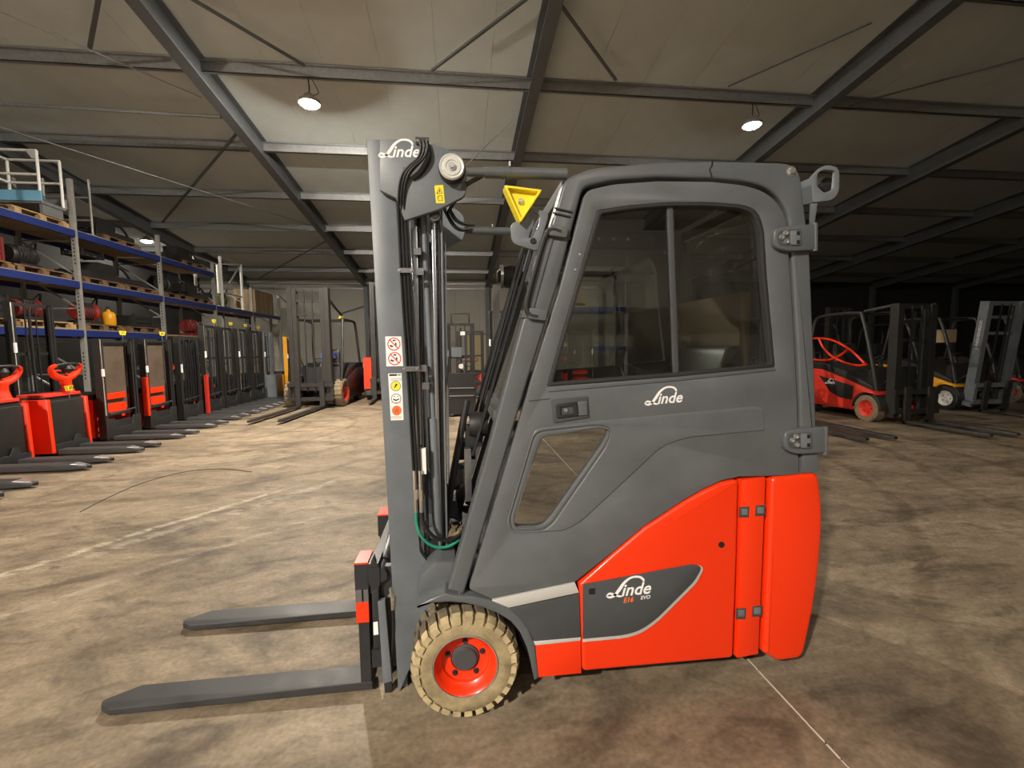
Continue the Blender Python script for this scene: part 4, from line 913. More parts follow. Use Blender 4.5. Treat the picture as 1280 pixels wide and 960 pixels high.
def pallet_truck(X, Y, label, w=.70, num=None):
    """stand-on pallet truck: black front box, red corner posts, red steering head"""
    r = empty('pallet_truck', (X, Y, 0)); tag(r, label, 'pallet truck', 'stand-on pallet trucks at the front of the row')
    hw = w/2
    mb = MB(); mb.prism([rnd([(-hw+.08, .06), (hw-.06, .06), (hw-.06, .80, .03), (-hw+.08, .80, .03)])], .02, -.42, .012, fn=lambda u, v, q: (q, u, v)); b_ = mb.build('front_box', 'truck_black', r)
    mb = MB(); mb.prism([[(-hw+.05, .05), (hw, .05), (hw, .16), (hw*.5, .16), (hw*.4, .26), (hw*.2, .26), (hw*.05, .17), (-hw+.05, .17)]], .06, .02, .004, fn=lambda u, v, q: (q, u, v)); mb.build('foot_plate', 'black_metal', r)
    for (y0, y1, z1) in ((-hw-.02, -hw+.07, .83), (hw-.055, hw+.02, .82)):
        mb = MB(); mb.prism([rnd([(.015, y0), (.045, y0+.01), (.045, y1-.03), (.02, y1), (-.30, y1), (-.30, y0)])], z1, .06, .012, fn=lambda u, v, q: (u+.02*(1-q), v, q)); p_ = mb.build('corner_post', 'red_paint', r)
    mb = MB(); mb.box(-.45, -.02, -hw+.02, hw-.02, .80, .86); mb.build('top_cover', 'truck_black', r)
    mb = MB(); mb.prism([rnd([(-.40, -hw+.04, .05), (0, -hw+.04, .05), (0, hw-.04, .05), (-.40, hw-.04, .05)])], .90, .86, .01, fn=lambda u, v, q: (u, v, q)); mb.build('rim_bar', 'truck_red', r)
    # steering head: a stem that opens into two horns
    mb = MB(); S = [(-.10, .2, .86), (-.12, .2, .98), (-.14, .2, 1.10)]; mb.tube(curve(S, 4), [.085, .08, .075, .07, .065, .065, .07, .075, .08][:len(curve(S, 4))], 10); st_ = mb.build('steering_stem', 'red_paint', r)
    for s in (-1, 1):
        c_ = curve([(-.14, .2, 1.10), (-.14, .2+s*.12, 1.13), (-.13, .2+s*.21, 1.19), (-.11, .2+s*.25, 1.27), (-.08, .2+s*.20, 1.31)], 4)
        mb = MB(); mb.tube(c_, [.06-.035*i/len(c_) for i in range(len(c_))], 8); mb.build('steering_horn', 'red_paint', st_)
    mb = MB(); mb.tube([(-.08, .0, 1.31), (-.06, .12, 1.33), (-.06, .28, 1.33), (-.08, .40, 1.31)], .018, 8); mb.build('grip', 'black_plastic', st_)
    mb = MB(); mb.lathe([(.001, .06), (.05, .05), (.07, 0), (.05, -.05), (.001, -.06)], (-.10, .2, 1.25), 'Z', 14); mb.build('control_pod', 'truck_black', st_)
    mb = MB(); mb.box(-1.15, -.55, -hw, hw, .10, .30); mb.box(-1.15, -1.05, -hw, hw, .3, .95); mb.build('operator_platform', 'truck_black', r)
    for s in (-1, 1): low_fork(r, s*.19, .02, 1.16, .17, .07)
    if num: number_tag(r, .02, .05, .93, num, 1.0, .12)
    return r

SX = -5.85
pallet_truck(SX, 5.30, 'black and red pallet truck at the left picture edge, lowest in the row')
pallet_truck(SX, 6.42, 'pallet truck with black front box, leftmost fully visible red steering head')
pallet_truck(SX, 7.40, 'pallet truck with yellow number tag on its low black front box', num='12 203')
ST = [(8.45, .80, 1.72, 'red bodied stacker with clear guard and yellow 232 tag', dict(num='232')),
      (9.50, .80, 1.74, 'red bodied stacker with clear guard right of the 232 stacker, yellow tag 260', dict(num='260')),
      (10.50, .72, 1.80, 'black stacker with dense hose bundle right of the 260 stacker', dict(guard=False, body='truck_black', chrome=0)),
      (11.45, .72, 2.10, 'tall black stacker with narrow red side plate, first of the tall masts', dict(guard=False, num='196')),
      (12.25, .70, 2.08, 'tall black stacker, second of the tall masts from the left', dict(guard=False, body='truck_black', num='231', chrome=0)),
      (13.05, .70, 2.08, 'tall black stacker, third of the tall masts from the left', dict(guard=False, body='truck_black', num='224')),
      (13.85, .70, 2.06, 'tall black stacker, fourth of the tall masts beside the grey one', dict(guard=False, body='truck_black', num='226', chrome=0)),
      (14.60, .62, 2.04, 'grey masted stacker with grey box foot left of the yellow masts', dict(guard=False, rail='mast_grey', body='mast_grey'))]
for (y, w, mh, lab, kw) in ST: stacker(SX, y, lab, w, mh, **kw)
mb_ = None
# red side plate on the first tall stacker is its own panel
for o_ in [o for o in COL.objects if o.get('label', '').startswith('tall black stacker with narrow red')]:
    mb = MB(); mb.box(.02, .10, -.40, -.36, .06, .95); mb.build('side_plate', 'truck_red', o_)
for o_ in [o for o in COL.objects if 'yellow tag 260' in o.get('label', '')]:
    mb = MB(); mb.box(.0, .08, -.45, -.40, .30, 1.02); mb.build('side_plate', 'red_paint', o_)
for o_ in [o for o in COL.objects if 'dense hose bundle' in o.get('label', '')]:
    for k in range(6):
        mb = MB(); yk = -.24+k*.095; mb.tube([(.06, yk, .4), (.065, yk+.01, 1.0), (.06, yk, 1.66)], .016, 6); mb.build('hose', 'hose', o_)
    mb = MB(); mb.box(.05, .07, -.34, -.30, 1.05, 1.22); mb.build('label_plate', 'white_paint', o_)
for o_ in [o for o in COL.objects if 'grey box foot' in o.get('label', '')]:
    mb = MB(); mb.box(.06, .34, -.30, .22, .08, .75); mb.build('foot_box', 'mast_grey', o_)
for i, (y, lab) in enumerate(((15.45, 'yellow stacker with bright yellow mast beside the grey stacker'), (16.7, 'yellow stacker half hidden behind the big black front-facing mast'))):
    o_ = stacker(SX+.35+.9*i, y, lab, .66, 1.92, body='yellow_paint', rail='yellow_paint', guard=False, num='2')

# ---------------------------------------------------------------- counterbalance trucks in the background
def bg_wheel(parent, x, y, R, wid, tyre, rim, s):
    t = MB(); t.lathe([(R*.62, .01), (R*.66, 0), (R*.92, 0), (R*.97, .012), (R, .02), (R, wid-.02), (R*.95, wid), (R*.6, wid)], (x, y, R), 'Y', 28, s, False)
    for k in range(20):
        a = 2*PI*k/20; Mx = Matrix.Translation((x, y, R)) @ Matrix.Rotation(-a, 4, 'Y'); t.box(R*.96, R*1.03, s*.01, s*wid, -.025, .025, Mx)
    o = t.build('tyre', tyre, parent)
    m = MB(); m.lathe([(.001, .035), (R*.18, .035), (R*.2, .05), (R*.45, .05), (R*.5, .03), (R*.58, .01), (R*.64, .0), (R*.64, .05)], (x, y, R), 'Y', 24, s, False); m.build('rim', rim, o)
    for k in range(5):
        a = 2*PI*k/5; m = MB(); m.lathe([(.001, .04), (R*.05, .042), (R*.05, .052)], (x+R*.33*math.cos(a), y, R+R*.33*math.sin(a)), 'Y', 8, s); m.build('wheel_bolt', 'black_metal', o)
    return o
def truck(X, Y, rz, label, paint='truck_red', mh=2.25, tilt=0.0, mw=.76, rail='truck_black', tyre='tyre_brown', rim='truck_red', fl=1.15, fsp=.28, w=1.1, guard_m='truck_black', R=.25, flift=.05, roof=2.12, cat='forklift', grp='forklifts parked behind', rw=.06):
    r = empty('forklift', (X, Y, 0), rz); tag(r, label, cat, grp); hw = w/2
    fn = lambda u, v, q: (u, q, v)
    body = [(-.25, .18), (-1.75, .18), (-1.85, .45), (-1.88, .80), (-1.75, .96), (-1.15, .96), (-.55, .80), (.10, .60), (.2, .52), (-.2, .5), (-.28, .4)]
    mb = MB(); mb.prism([rnd([p+(.05,) for p in body])], -hw, hw, .03, fn=fn, bback=.03); b_ = mb.build('body', paint, r)
    for s in (-1, 1):
        mb = MB(); mb.prism([[(-.30, .38), (-.28, .66), (-1.15, .82), (-.85, .50), (-.6, .40)]], s*(hw+.004), s*(hw-.01), .002, fn=fn); mb.build('side_fin', 'truck_black', b_)
        mb = MB(); mb.prism([[(.30*math.cos(t)*1.05, R+.32*math.sin(t)) for t in [PI*k/10 for k in range(11)]]+[(.27*math.cos(t), R+.27*math.sin(t)) for t in [PI*(10-k)/10 for k in range(11)]]], s*hw, s*(hw-.22), .008, fn=fn); mb.build('fender', guard_m, r)
        bg_wheel(r, 0, s*hw, R, .2, tyre, rim, -s); bg_wheel(r, -1.45, s*(hw-.05), .2, .16, 'rubber', rim, -s)
        A_ = curve([(.16, s*(hw-.06), .6), (.02, s*(hw-.06), 1.2), (-.25, s*(hw-.1), roof-.12), (-.42, s*(hw-.12), roof), (-1.2, s*(hw-.12), roof), (-1.45, s*(hw-.12), roof-.1), (-1.5, s*(hw-.08), 1.6), (-1.6, s*(hw-.06), 1.08)], 5)
        mb = MB(); mb.tube(A_, .035, 8); mb.build('guard_pillar', guard_m, r)
    for k in range(6):
        x = -.45-k*.16; mb = MB(); mb.box(x-.03, x+.03, -hw+.12, hw-.12, roof-.015, roof+.015); mb.build('roof_bar', guard_m, r)
    mb = MB(); mb.prism([rnd([(-.55, .95, .03), (-1.05, .92, .03), (-1.1, 1.5, .05), (-1.2, 1.5, .05), (-1.18, .85), (-.6, .8)])], -.24, .24, .03, fn=fn, bback=.03); mb.build('seat', 'seat_black', r)
    mb = MB(); mb.prism([[(-1.78, .95), (-1.80, 1.10), (-1.2, 1.12), (-.5, .95), (.08, .68), (.10, .60), (-.55, .79), (-1.15, .95)]], -hw+.04, hw-.04, .01, fn=fn); mb.build('cab_sill', 'truck_black', r)
    c0 = Vector((-.32, 0, 1.18)); nrm = Vector((-.5, 0, .85)).normalized(); ux = Vector((0, 1, 0)); uy = nrm.cross(ux)
    mb = MB(); mb.tube([c0+(ux*math.cos(2*PI*k/20)+uy*math.sin(2*PI*k/20))*.16 for k in range(20)], .014, 6, True); mb.bar(c0-ux*.16, c0+ux*.16, .02); sw_ = mb.build('steering_wheel', 'black_plastic', r)
    mb = MB(); mb.tube([c0, (-.12, 0, .7)], .04, 8); mb.build('steering_column', 'black_plastic', r)
    mb = MB(); mb.prism([[(.12, .55), (-.12, .55), (-.10, .98), (.05, 1.05)]], -hw+.12, hw-.12, .01, fn=fn); mb.build('dashboard', 'truck_black', r)
    T = Matrix.Translation((.33, 0, .1)) @ Matrix.Rotation(-tilt, 4, 'Y')
    def put(name, mb, m, parent=r):
        mb.v = [T @ v for v in mb.v]; return mb.build(name, m, parent)
    mh_ = mh-.1; cwid = min(hw, mw/2+.06)
    for s in (-1, 1):
        mb = MB(); c_rail(mb, 0, s*mw/2, s, .17, rw, .02, .02, mh_); put('mast_rail', mb, rail)
        mb = MB(); c_rail(mb, .01, s*(mw/2-rw-.005), s, .14, rw-.005, .016, .05, mh_-.02); put('inner_rail', mb, rail)
        mb = MB(); mb.tube([(-.02, s*(mw/2-.16), .1), (-.02, s*(mw/2-.16), mh_-.1)], .03, 8); put('lift_cylinder', mb, 'black_metal')
        mb = MB(); mb.box(.05, .075, s*.10-.014, s*.10+.014, .3, mh_-.05); put('lift_chain', mb, 'black_metal')
    for (z, h) in ((mh_-.09, .09), (mh_-.36, .06), (mh_-.7, .06), (.35, .08)):
        mb = MB(); mb.box(-.03, .0, -mw/2+.05, mw/2-.05, z, z+h); put('mast_crossbar', mb, rail)
    for s in (-1, 1):
        mb = MB(); mb.tube([(-.05, s*.30, .75), (-.33, s*.34, .55)], .028, 8); put('tilt_cylinder', mb, 'black_metal')
    for z in (.10, .46):
        mb = MB(); mb.box(.12, .17, -cwid, cwid, z, z+.09); put('carriage_bar', mb, rail)
    for s in (-1, 1):
        mb = MB(); mb.box(.11, .15, s*(cwid-.04)-.03, s*(cwid-.04)+.03, .10, .55); put('carriage_side', mb, rail)
        f0 = .17; y = s*fsp
        mb = MB(); mb.box(f0, f0+.045, y-.06, y+.06, flift-.1, .60); mb.prism([[(f0, y-.06), (f0+fl-.1, y-.06), (f0+fl, y-.03), (f0+fl, y+.03), (f0+fl-.1, y+.06), (f0, y+.06)]], flift-.06, flift-.1, .004, fn=lambda u, v, q: (u, v, q)); put('fork', mb, 'fork_steel')
    return r
H2 = -PI/2
big = truck(-3.72, 12.35, H2-0.07, 'big black front-facing forklift with tall mast and long forks on the floor', paint='truck_black', mh=3.06, mw=1.02, w=1.46, rw=.11, rail='truck_grey', guard_m='truck_black', tyre='tyre_brown', R=.36, fl=2.4, fsp=.30, roof=2.3, rim='truck_red')
mb = MB(); mb.box(-.62, -.38, .12, .50, 1.28, 1.36, Matrix.Rotation(.12, 4, 'X')); o_ = mb.build('blue_clipboard', 'blue_plastic', big)
mb = MB(); mb.lathe([(.001, .08), (.05, .06), (.06, 0)], (-.4, .55, 2.33), 'Z', 14); mb.build('beacon', 'signal_yellow', big)
for (dx, s) in ((0, 1),):
    mb = MB(); mb.tube(curve([(.25, .5, 2.75), (.05, .58, 2.55), (-.3, .60, 2.42)], 4), .03, 8); mb.build('hose', 'hose', big)
redr = truck(-2.2, 13.75, H2+.05, 'red front-facing truck with tall dark mast left of the foreground mast', paint='truck_red', mh=3.40, mw=.62, w=1.06, rail='truck_grey', R=.16, fl=1.0, fsp=.25, roof=2.4, tyre='rubber')
mb = MB(); mb.box(.05, .32, -.56, -.34, .34, 1.25); mb.build('support_leg', 'red_paint', redr)
mb = MB(); mb.box(.05, .32, .34, .56, .34, 1.25); mb.build('support_leg', 'red_paint', redr)
# row on the right, all pointing towards the viewer's side
rr = truck(8.34, 7.72, H2, 'red forklift with curved red side guard right of the cab', paint='truck_red', mh=2.22, mw=.80, w=1.12, fl=1.35, fsp=.24, R=.25, roof=2.10)
for P_ in ([(-1.55, 1.60), (-1.15, 1.62), (-.75, 1.55), (-.35, 1.35), (-.05, 1.12)], [(-1.55, 1.18), (-1.15, 1.15), (-.85, 1.17), (-.6, 1.27), (-.42, 1.40)], [(-1.18, 1.62), (-1.05, 1.42), (-.82, 1.24), (-.5, 1.12), (-.2, 1.07), (0, 1.10)], [(-1.56, 1.60), (-1.62, 1.39), (-1.56, 1.18)]):
    mb = MB(); mb.tube(curve([(x, -.58, z) for (x, z) in P_], 5), .022, 8); mb.build('side_guard_tube', 'red_paint', rr)
mb = MB(); mb.box(.30, .34, -.30, -.24, 1.45, 1.62); mb.build('mast_label', 'strip_white', rr)
mb = MB(); script_logo(mb, lambda u, v: (-.98+u*.28, -.567, .66+v*.28)); mb.build('lettering', 'white_print', rr, smooth=0)
mb = MB(); mb.tube([(-.33, -.35, 2.13), (.24, -.36, 2.19)], .028, 8); mb.build('tilt_strut', 'bare_steel', rr)
hid = truck(6.30, 8.55, H2, 'dark forklift hidden behind the cab with forks reaching past the red counterweight', paint='truck_black', mh=2.42, mw=.7, w=1.1, fl=2.1, fsp=.24, roof=2.1)
yel = truck(11.35, 8.75, H2, 'yellow and grey forklift with slanted grey mast at the right edge', paint='yellow_paint', mh=2.36, tilt=-.10, mw=.9, w=1.15, rail='mast_grey', tyre='rubber', rim='white_paint', fl=1.3, fsp=.26, R=.26, roof=2.05)
mb = MB(); A_ = (.36, -.458, 1.95)
text_mb(mb, 'JUNGHEINRICH', lambda u, v: (.35-v*.9, -.4525, 1.35+u), .085, 0, .003, 'LEFT'); 
mb.v = [Vector((v.x+(v.z-.1)*.10, v.y, v.z)) for v in mb.v]
mb.build('lettering', 'strip_white', yel, smooth=0)
mb = MB(); mb.box(-.72, -.42, -.15, .15, 1.50, 1.80); mb.build('document_holder', 'beige_panel', yel)
mb = MB(); mb.prism([[(-.62, .5), (-.42, .5), (-.5, 1.15)]], -.585, -.50, .004, fn=lambda u, v, q: (u, q, v)); mb.build('seat_side_fin', 'yellow_paint', yel)
far = truck(14.2, 9.6, H2, 'dark red forklift cut off by the right picture edge', paint='truck_red', mh=2.3, mw=.8, fl=1.2)
d1 = truck(11.5, 12.8, H2, 'dark forklift in the gloom behind the yellow one', paint='truck_black', mh=2.6, fl=1.0)
d2 = truck(14.9, 13.2, H2, 'dark forklift deepest in the right-hand gloom', paint='truck_black', mh=2.5, fl=1.0)
# between mast and cab
c1 = stacker(0.05, 10.1, 'black stacker facing the viewer seen right of the mast hoses', .62, 2.05, guard=False, body='truck_black', fx=.35); c1.rotation_euler.z = H2
c2 = stacker(0.35, 13.4, 'dark red stacker standing far behind between mast and cab', .8, 2.0, guard=False, fx=.4); c2.rotation_euler.z = H2
c3 = stacker(1.15, 11.0, 'tall black stacker partly hidden by the slanted windscreen bars', .8, 2.4, guard=False, fx=.4); c3.rotation_euler.z = H2
for c_ in (c1, c2, c3): c_['group'] = 'stackers in the background aisle'
mb = MB(); mb.box(.08, .30, -.31, .31, .05, .95); b_ = mb.build('drawer_box', 'truck_black', c1)
for z in (.62, .45): mb = MB(); mb.box(.30, .312, -.27, .27, z, z+.02); mb.build('drawer_rail', 'galvanised', c1)
mb = MB(); mb.tube([(-.2, -.2, 2.0), (-.2, -.2, 2.28), (-.2, .2, 2.28), (-.2, .2, 2.0)], .022, 6); mb.build('guard_hoop', 'truck_black', c1)
mb = MB(); mb.box(.09, .12, -.20, .02, 1.30, 1.52); mb.build('terminal', 'mast_grey', c1)
mb = MB(); mb.box(.06, .09, .0, .1, 1.78, 1.86); mb.build('working_light', 'white_paint', c1)
mb = MB(); mb.lathe([(.001, 0), (.05, 0), (.055, .02)], (.14, .0, 1.10), 'X', 14); mb.build('round_label', 'white_paint', c1)
mb = MB(); mb.box(.06, .09, -.05, .05, 2.1, 2.18); mb.build('working_light', 'white_paint', c3)

# ================================================================== pallet rack on the left
RX0, RX1 = -8.2, -9.3
rk = empty('pallet_rack', (RX0, 5.4, 0)); OFFS[rk.name] = {'off': Vector((RX0, 5.4, 0))}
tag(rk, 'long blue and grey pallet rack along the left side of the hall', 'rack')
PY = [5.44, 8.21, 10.98, 13.75, 16.52, 19.29, 22.06]
tops = [5.2, 5.2, 5.2, 4.7, 4.45, 4.0, 4.0]
for y, zt in zip(PY, tops):
    for x in (RX0, RX1):
        mb = MB(); c_rail(mb, x, y-.05, -1, .09, .07, .012, 0, zt)
        p_ = mb.build('upright', 'rack_post', rk)
        for zz in ((.9, 2.2, 3.4) if x == RX0 else ()):
            mb = MB()
            for k in range(8): mb.box(x-.012, x+.012, y-.053, y-.05, zz+k*.08, zz+k*.08+.04)
            tag(mb.build('upright_slots', 'black_print', p_), kind='stuff')
    z = .3
    while z+.75 < zt:
        for (za, zb) in ((z, z), (z, z+.7)):
            mb = MB(); mb.bar((RX0-.04, y, za), (RX1+.04, y, zb), .03, .03); mb.build('frame_brace', 'rack_post', rk)
        z += .72
LV = [(1.98, 0, 3), (3.03, 0, 6), (4.12, 0, 4)]
for (z, i0, i1) in LV:
    for i in range(i0, i1):
        a, b_ = PY[i]+.03, PY[i+1]-.05
        for x in (RX0+.03, RX1-.03):
            mb = MB(); mb.box(x-.025, x+.025, a, b_, z-.14, z); bm_ = mb.build('beam', 'rack_blue', rk)
            mb = MB(); mb.box(x-.028, x+.028, a, b_, z, z+.012); mb.build('beam_lip', 'rack_post', bm_)
        mb = MB(); mb.box(RX1, RX0, a, b_, z-.035, z-.01); mb.build('shelf_deck', 'rack_deck', rk)

# wooden pallets
def make_pallet(m='wood'):
    r = empty('wooden_pallet')
    for k in range(5): mb = MB(); x = -.40+k*.175; mb.box(x-.05, x+.15-.05, -.6, .6, .122, .144); mb.build('deck_board', m, r)
    for x in (-.4, 0, .4):
        mb = MB(); mb.box(x-.05, x+.05, -.6, .6, 0, .022); mb.build('bottom_board', m, r)
        for y in (-.53, 0, .53): mb = MB(); mb.box(x-.05, x+.05, y-.07, y+.07, .022, .1); mb.build('block', m, r)
    for y in (-.53, 0, .53): mb = MB(); mb.box(-.4, .4, y-.05, y+.05, .1, .122); mb.build('cross_board', m, r)
    return r
PAL = {'wood': None, 'wood_dark': None}
def pallet(y, z, label, m='wood'):
    if PAL[m] is None: o = PAL[m] = make_pallet(m)
    else: o = copy_tree(PAL[m])
    o.location = (-8.68, y, z); tag(o, label, 'pallet', 'pallets on the rack'); return o
# loads
def load_mast(x, y, z, label, s=1.0):
    r = empty('mast_section', (x, y, z)); tag(r, label, 'mast section', 'spare masts on the rack')
    for sx in (-1, 1):
        for k, off in enumerate((.28, .20)):
            mb = MB(); mb.prism([[(sx*off, 0), (sx*(off-.06), 0), (sx*(off-.06), .02), (sx*(off-.02), .02), (sx*(off-.02), .14), (sx*(off-.06), .14), (sx*(off-.06), .16), (sx*off, .16)]], -1.05*s, 1.05*s-.05*k, 0, fn=lambda u, v, q: (u, q, v+.02*k)); mb.build('rail', 'truck_black', r)
    for yk in (-.95*s, -.2, .7*s): mb = MB(); mb.box(-.22, .22, yk, yk+.06, .05, .12); mb.build('crossbar', 'truck_black', r)
    mb = MB(); mb.tube([(0, -.9*s, .12), (0, .8*s, .12)], .035, 8); mb.build('cylinder', 'bare_steel', r)
    mb = MB(); mb.box(-.2, .2, -.5, .1, .16, .42); mb.build('valve_box', 'truck_black', r)
    mb = MB(); mb.tube(curve([(-.15, .2, .16), (-.1, .35, .4), (.05, .5, .42), (.15, .62, .18)], 4), .03, 6); mb.build('hose_loop', 'hose', r)
def load_motor(x, y, z, label, s=1.0, m='truck_black', m2='truck_black'):
    r = empty('drive_unit', (x, y, z)); tag(r, label, 'drive unit', 'drive units on the rack')
    mb = MB(); mb.lathe([(.001, -.3), (.16, -.3), (.18, -.27), (.18, .1), (.22, .12), (.22, .16), (.12, .2), (.1, .32), (.001, .33)], (0, 0, .24*s), 'Y', 18); h = mb.build('motor', m, r)
    mb = MB(); mb.box(-.2, .2, -.25, .2, 0, .08); mb.build('mounting_plate', m2, r)
    mb = MB(); mb.prism([rnd([(-.14, .42, .03), (.14, .42, .03), (.16, .2), (-.16, .2)])], -.18, .05, .01, fn=lambda u, v, q: (u, q, v*s)); mb.build('terminal_box', m2, r)
    mb = MB(); mb.tube(curve([(.1, .05, .40*s), (.12, .2, .55*s), (.0, .36, .5*s), (-.1, .4, .1)], 4), .02, 6); mb.build('cable_loop', 'hose', r)
    for k in range(4):
        mb = MB(); mb.lathe([(.182, -.22+k*.07), (.195, -.215+k*.07), (.195, -.2+k*.07), (.182, -.195+k*.07)], (0, 0, .24*s), 'Y', 18, 1, False); mb.build('cooling_rib', m2, h)
def load_crate(x, y, z, label, w=.35, d=.5, h=.4, m='truck_black'):
    r = empty('parts_crate', (x, y, z)); tag(r, label, 'crate', 'crates on the rack')
    for k in range(3):
        for (x0, x1, y0, y1) in ((w-.02, w, -d, d), (-w, -w+.02, -d, d), (-w+.02, w-.02, d-.02, d), (-w+.02, w-.02, -d, -d+.02)):
            mb = MB(); mb.box(x0, x1, y0, y1, h*k/3+.01, h*(k+1)/3-.01); mb.build('slat', m, r)
    for sx in (-1, 1):
        for sy in (-1, 1): mb = MB(); mb.box(sx*w-.03*sx, sx*(w+.02), sy*d-.03*sy, sy*(d+.02), 0, h+.04); mb.build('corner_post', m, r)
    mb = MB(); mb.box(-w+.02, w-.02, -d+.02, d-.02, 0, .03); mb.build('base', m, r)
XC = -8.68
WHERE = {3: 'second bay', 4: 'third bay'}
lv = {'low': 2.0, 'mid': 3.05, 'top': 4.14}
names = {'low': 'lower shelf', 'mid': 'middle shelf', 'top': 'top shelf'}
ordn = ['first', 'second', 'third', 'fourth', 'fifth', 'sixth', 'seventh', 'eighth', 'ninth', 'tenth']
spots = {'low': [9.0, 10.25, 11.7, 13.05], 'mid': [9.0, 10.25, 11.8, 13.05, 14.6, 15.84], 'top': [10.3, 12.5, 15.6]}
for k_, ys in spots.items():
    for i, y in enumerate(ys):
        pallet(y, lv[k_], '%s wooden pallet from the left on the rack\'s %s' % (ordn[i], names[k_]), 'wood' if (k_, i) in (('top', 0), ('low', 1)) else 'wood_dark')
Z_ = .146
load_crate(XC, 9.0, lv['mid']+Z_, 'dark slatted crate at the left end of the middle shelf', m='maroon')
load_motor(XC, 10.25, lv['mid']+Z_, 'black drive unit beside the second visible rack post')
load_mast(XC+.05, 12.35, lv['mid']+Z_, 'black mast section lying across two pallets on the middle shelf', 1.0)
load_motor(XC, 14.5, lv['mid']+Z_, 'black drive unit on the middle shelf under the glowing far lamp', 1.2)
load_mast(XC+.05, 15.85, lv['mid']+Z_, 'short mast section on the middle shelf left of the white tube frame', .55)
load_crate(XC, 9.0, lv['low']+Z_, 'dark crate behind the red steering heads on the lower shelf')
load_motor(XC, 10.25, lv['low']+Z_, 'dark red drive unit on the lower shelf', 1.0, 'maroon')
load_motor(XC+.1, 11.6, lv['low']+Z_, 'black and red motor on the lower shelf above the 232 tag', 1.15, 'dull_red', 'truck_black')
load_crate(XC+.1, 13.05, lv['low']+Z_, 'black crate on the lower shelf above the 260 tag', .3, .35, .3)
r_ = empty('orange_canister', (XC+.22, 12.12, lv['low']+Z_)); tag(r_, 'small orange canister on the lower shelf', 'canister')
mb = MB(); mb.lathe([(.001, 0), (.12, 0), (.14, .03), (.14, .26), (.10, .32), (.05, .34), (.05, .38), (.001, .38)], (0, 0, 0), 'Z', 16); mb.build('can', 'yellow_paint', r_)
mb = MB(); mb.tube(curve([(-.08, 0, .32), (0, 0, .46), (.08, 0, .32)], 5), .012, 6); mb.build('handle', 'black_plastic', r_)
load_crate(XC, 9.2, lv['top']+.004, 'low maroon crate at the left end of the top shelf', .33, .31, .16, 'maroon')
load_mast(XC, 12.5, lv['top']+Z_, 'dark mast section lying on the top shelf left of the far lamp', .6)
load_mast(XC, 15.6, lv['top']+Z_, 'mast section at the right end of the top shelf', .55)
# work platform with railing on the top shelf
r_ = empty('work_platform', (XC, 10.28, lv['top']+Z_)); tag(r_, 'work platform with white railing and light blue toe board on the top shelf', 'work platform')
mb = MB(); mb.box(-.58, .46, 0, .56, .20, .26); mb.build('deck', 'galvanised', r_)
for x in (-.5, .40): mb = MB(); mb.box(x-.03, x+.03, .05, .52, 0, .20); mb.build('runner', 'galvanised', r_)
mb = MB(); mb.box(-.58, .48, -.02, 0, .24, .44); mb.build('toe_board', 'light_blue', r_)
mb = MB(); mb.box(-.58, .48, .56, .58, .24, .44); mb.build('toe_board', 'galvanised', r_)
for (x, y) in ((.43, .02), (-.55, .02), (.43, .54), (-.55, .54)):
    mb = MB(); mb.tube([(x, y, .26), (x, y, 1.22)], .026, 8); mb.build('rail_post', 'white_paint', r_)
for z in (.76, 1.22):
    for y in (.02, .54): mb = MB(); mb.tube([(-.55, y, z), (.43, y, z)], .026, 8); mb.build('rail', 'white_paint', r_)
    mb = MB(); mb.tube([(-.55, .02, z), (-.55, .54, z)], .026, 8); mb.build('rail', 'white_paint', r_)
mb = MB(); mb.prism([[(.43, 1.22), (.25, 1.22), (.36, 1.06), (.43, 1.06)]], -.01, .0, 0); mb.build('corner_gusset', 'strip_white', r_)
r_ = empty('barrier_frame', (XC, 11.55, lv['top']+.004)); tag(r_, 'grey tubular barrier frame on the top shelf right of the work platform', 'barrier')
for x in (-.5, .43): mb = MB(); mb.tube([(x, 0, 0), (x, 0, 1.25)], .024, 8); mb.build('post', 'rack_post', r_)
for z in (.35, .85): mb = MB(); mb.tube([(-.5, 0, z), (.43, 0, z)], .022, 8); mb.build('rail', 'rack_post', r_)
for x in (-.5, .43): mb = MB(); mb.box(x-.04, x+.04, -.2, .2, 0, .02); mb.build('foot', 'rack_post', r_)
# tube frame and cartons further back on the middle shelf
r_ = empty('tube_frame', (XC, 18.05, lv['mid']+.004)); tag(r_, 'white tubular frame on the middle shelf left of the cartons', 'tube frame')
for (x, y) in ((.42, .62), (.42, -.9), (-.42, .62), (-.42, -.9)):
    mb = MB(); mb.tube([(x, y, 0), (x, y, 1.75)], .05, 8); mb.build('post', 'white_paint', r_)
for (a, b_) in (((.42, -.9, 1.75), (.42, .62, 1.75)), ((-.42, -.9, 1.75), (-.42, .62, 1.75)), ((.42, .62, 1.75), (.42, -.3, .9)), ((.42, -.9, .5), (.42, .62, .5)), ((-.42, .62, 1.75), (.42, .62, 1.75))):
    mb = MB(); mb.tube([a, b_], .03, 6); mb.build('strut', 'rack_post', r_)
load_motor(XC, 17.95, lv['mid']+.004, 'grey motor standing inside the white tubular frame', 1.3, 'olive', 'truck_black')
for k in range(4):
    y = 20.0+k*.46; mb = MB(); mb.prism([rnd([(-.42, 0), (.42, 0), (.42, .95), (-.42, .95)])], -.215, .215, .01, fn=lambda u, v, q: (u, q, v), bback=.01)
    b_ = mb.build('carton', 'cardboard'); b_.location = (XC, y, lv['mid']+.004)
    tag(b_, '%s brown carton from the left on the middle shelf' % ordn[k], 'carton', 'brown cartons on the middle shelf')
    mb = MB(); mb.box(.421, .424, -.03, .03, .0, .95); mb.build('tape', 'beige_panel', b_)
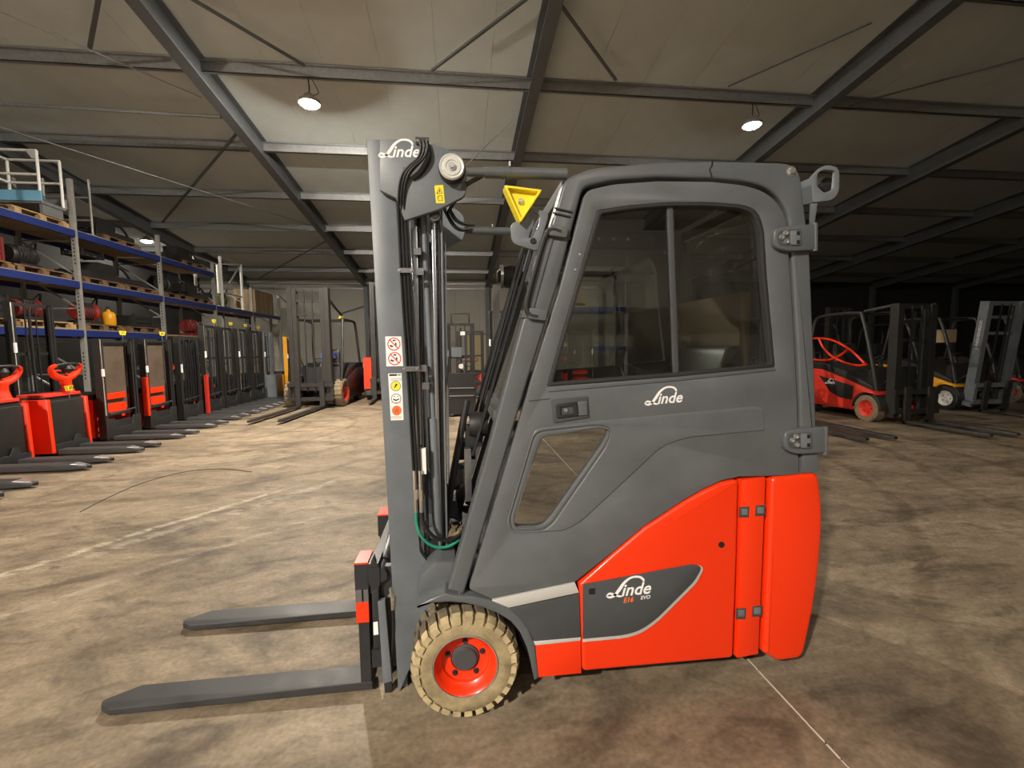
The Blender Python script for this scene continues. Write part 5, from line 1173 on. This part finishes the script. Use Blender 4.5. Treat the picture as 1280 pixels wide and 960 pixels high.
for (y, lab) in ((15.4, 'maroon drive unit seen above the tall stackers'), ):
    load_motor(XC+.25, y, 1.98, lab, 1.2, 'maroon', 'maroon')
mb = MB(); mb.box(RX1, RX0, 13.8, 17, 1.94, 1.976); b_ = mb.build('shelf_deck', 'rack_deck', rk)
# thin cable lying on the floor
mb = MB(); mb.tube(curve([UZ(100, 640, .004), UZ(135, 622, .004), UZ(180, 603, .004), UZ(230, 590, .004), UZ(275, 586, .004), UZ(315, 590, .004)], 8), .004, 6)
tag(mb.build('floor_cable', 'rubber'), 'thin dark cable lying in an arc on the floor before the stackers', 'cable')

# tall stackers standing behind the pallet trucks
for (y, lab) in ((7.55, 'tall black stacker behind the left red steering head'), (8.75, 'tall black stacker behind the right red steering head')):
    o_ = stacker(-7.35, y, lab, .8, 2.15 if y < 8 else 2.35, guard=False, body='truck_black', fx=.45); o_['group'] = 'stackers in the second row'
# more spare parts on the shelves
load_crate(XC+.12, 11.65, lv['mid']+Z_+.48, 'flat black tray lying on the middle shelf mast section', .2, .3, .12)
load_crate(XC, 14.6, lv['top']+.004, 'black crate on the top shelf below the far lamp', .35, .38, .22)
load_motor(XC, 16.85, lv['top']-1.09+.02, 'black drive unit between the short mast section and the tube frame', 1.0)

# ---------------------------------------------------------------- the hall behind the viewer (seen mirrored in the cab glass)
rb = empty('pallet_rack', (0, -10.5, 0)); tag(rb, 'blue pallet rack behind the viewer, mirrored in the cab window', 'rack')
for x in (-3.0, -.2, 2.6, 5.4):
    for y in (0, -1.1):
        mb = MB(); c_rail(mb, x, y, 1, .09, .07, .012, 0, 4.4); mb.build('upright', 'rack_post', rb)
    mb = MB(); mb.bar((x, -.04, .3), (x, -1.08, 1.4), .03); mb.build('frame_brace', 'rack_post', rb)
for z in (1.5, 2.75, 4.0):
    for x in (-3.0, -.2, 2.6):
        for y in (.02, -1.12):
            mb = MB(); mb.box(x+.06, x+2.74, y-.025, y+.025, z-.14, z); mb.build('beam', 'rack_blue' if z < 3 else 'rack_post', rb)
        mb = MB(); mb.box(x+.06, x+2.74, -1.08, -.02, z-.04, z-.01); mb.build('shelf_deck', 'rack_deck', rb)
for k, (x, z) in enumerate(((-2.2, 1.51), (.6, 1.51), (2.0, 1.51), (-1.0, 2.76), (1.2, 2.76), (3.6, 2.76), (3.4, 1.51))):
    o_ = copy_tree(PAL['wood']); o_.location = (x, -11.05, z); o_.rotation_euler.z = PI/2; tag(o_, '%s wooden pallet on the rack behind the viewer' % ordn[k], 'pallet', 'pallets on the rear rack')
    if k % 2: load_crate(x, -11.05, z+Z_, '%s wooden crate on the rack behind the viewer' % ordn[k], .35, .45, .5, 'cardboard')
    else: load_motor(x, -11.05, z+Z_, '%s drive unit on the rack behind the viewer' % ordn[k], 1.1, 'dull_red' if k % 4 else 'olive')
for k, x in enumerate((-1.9, -.6, .7, 2.1, 3.5)):
    o_ = stacker(x, -9.2, '%s stacker of the row behind the viewer' % ordn[k], .75, 2.0, guard=k % 2 == 0, fx=1.1, rail='truck_grey'); o_.rotation_euler.z = PI/2; o_['group'] = 'stackers behind the viewer'
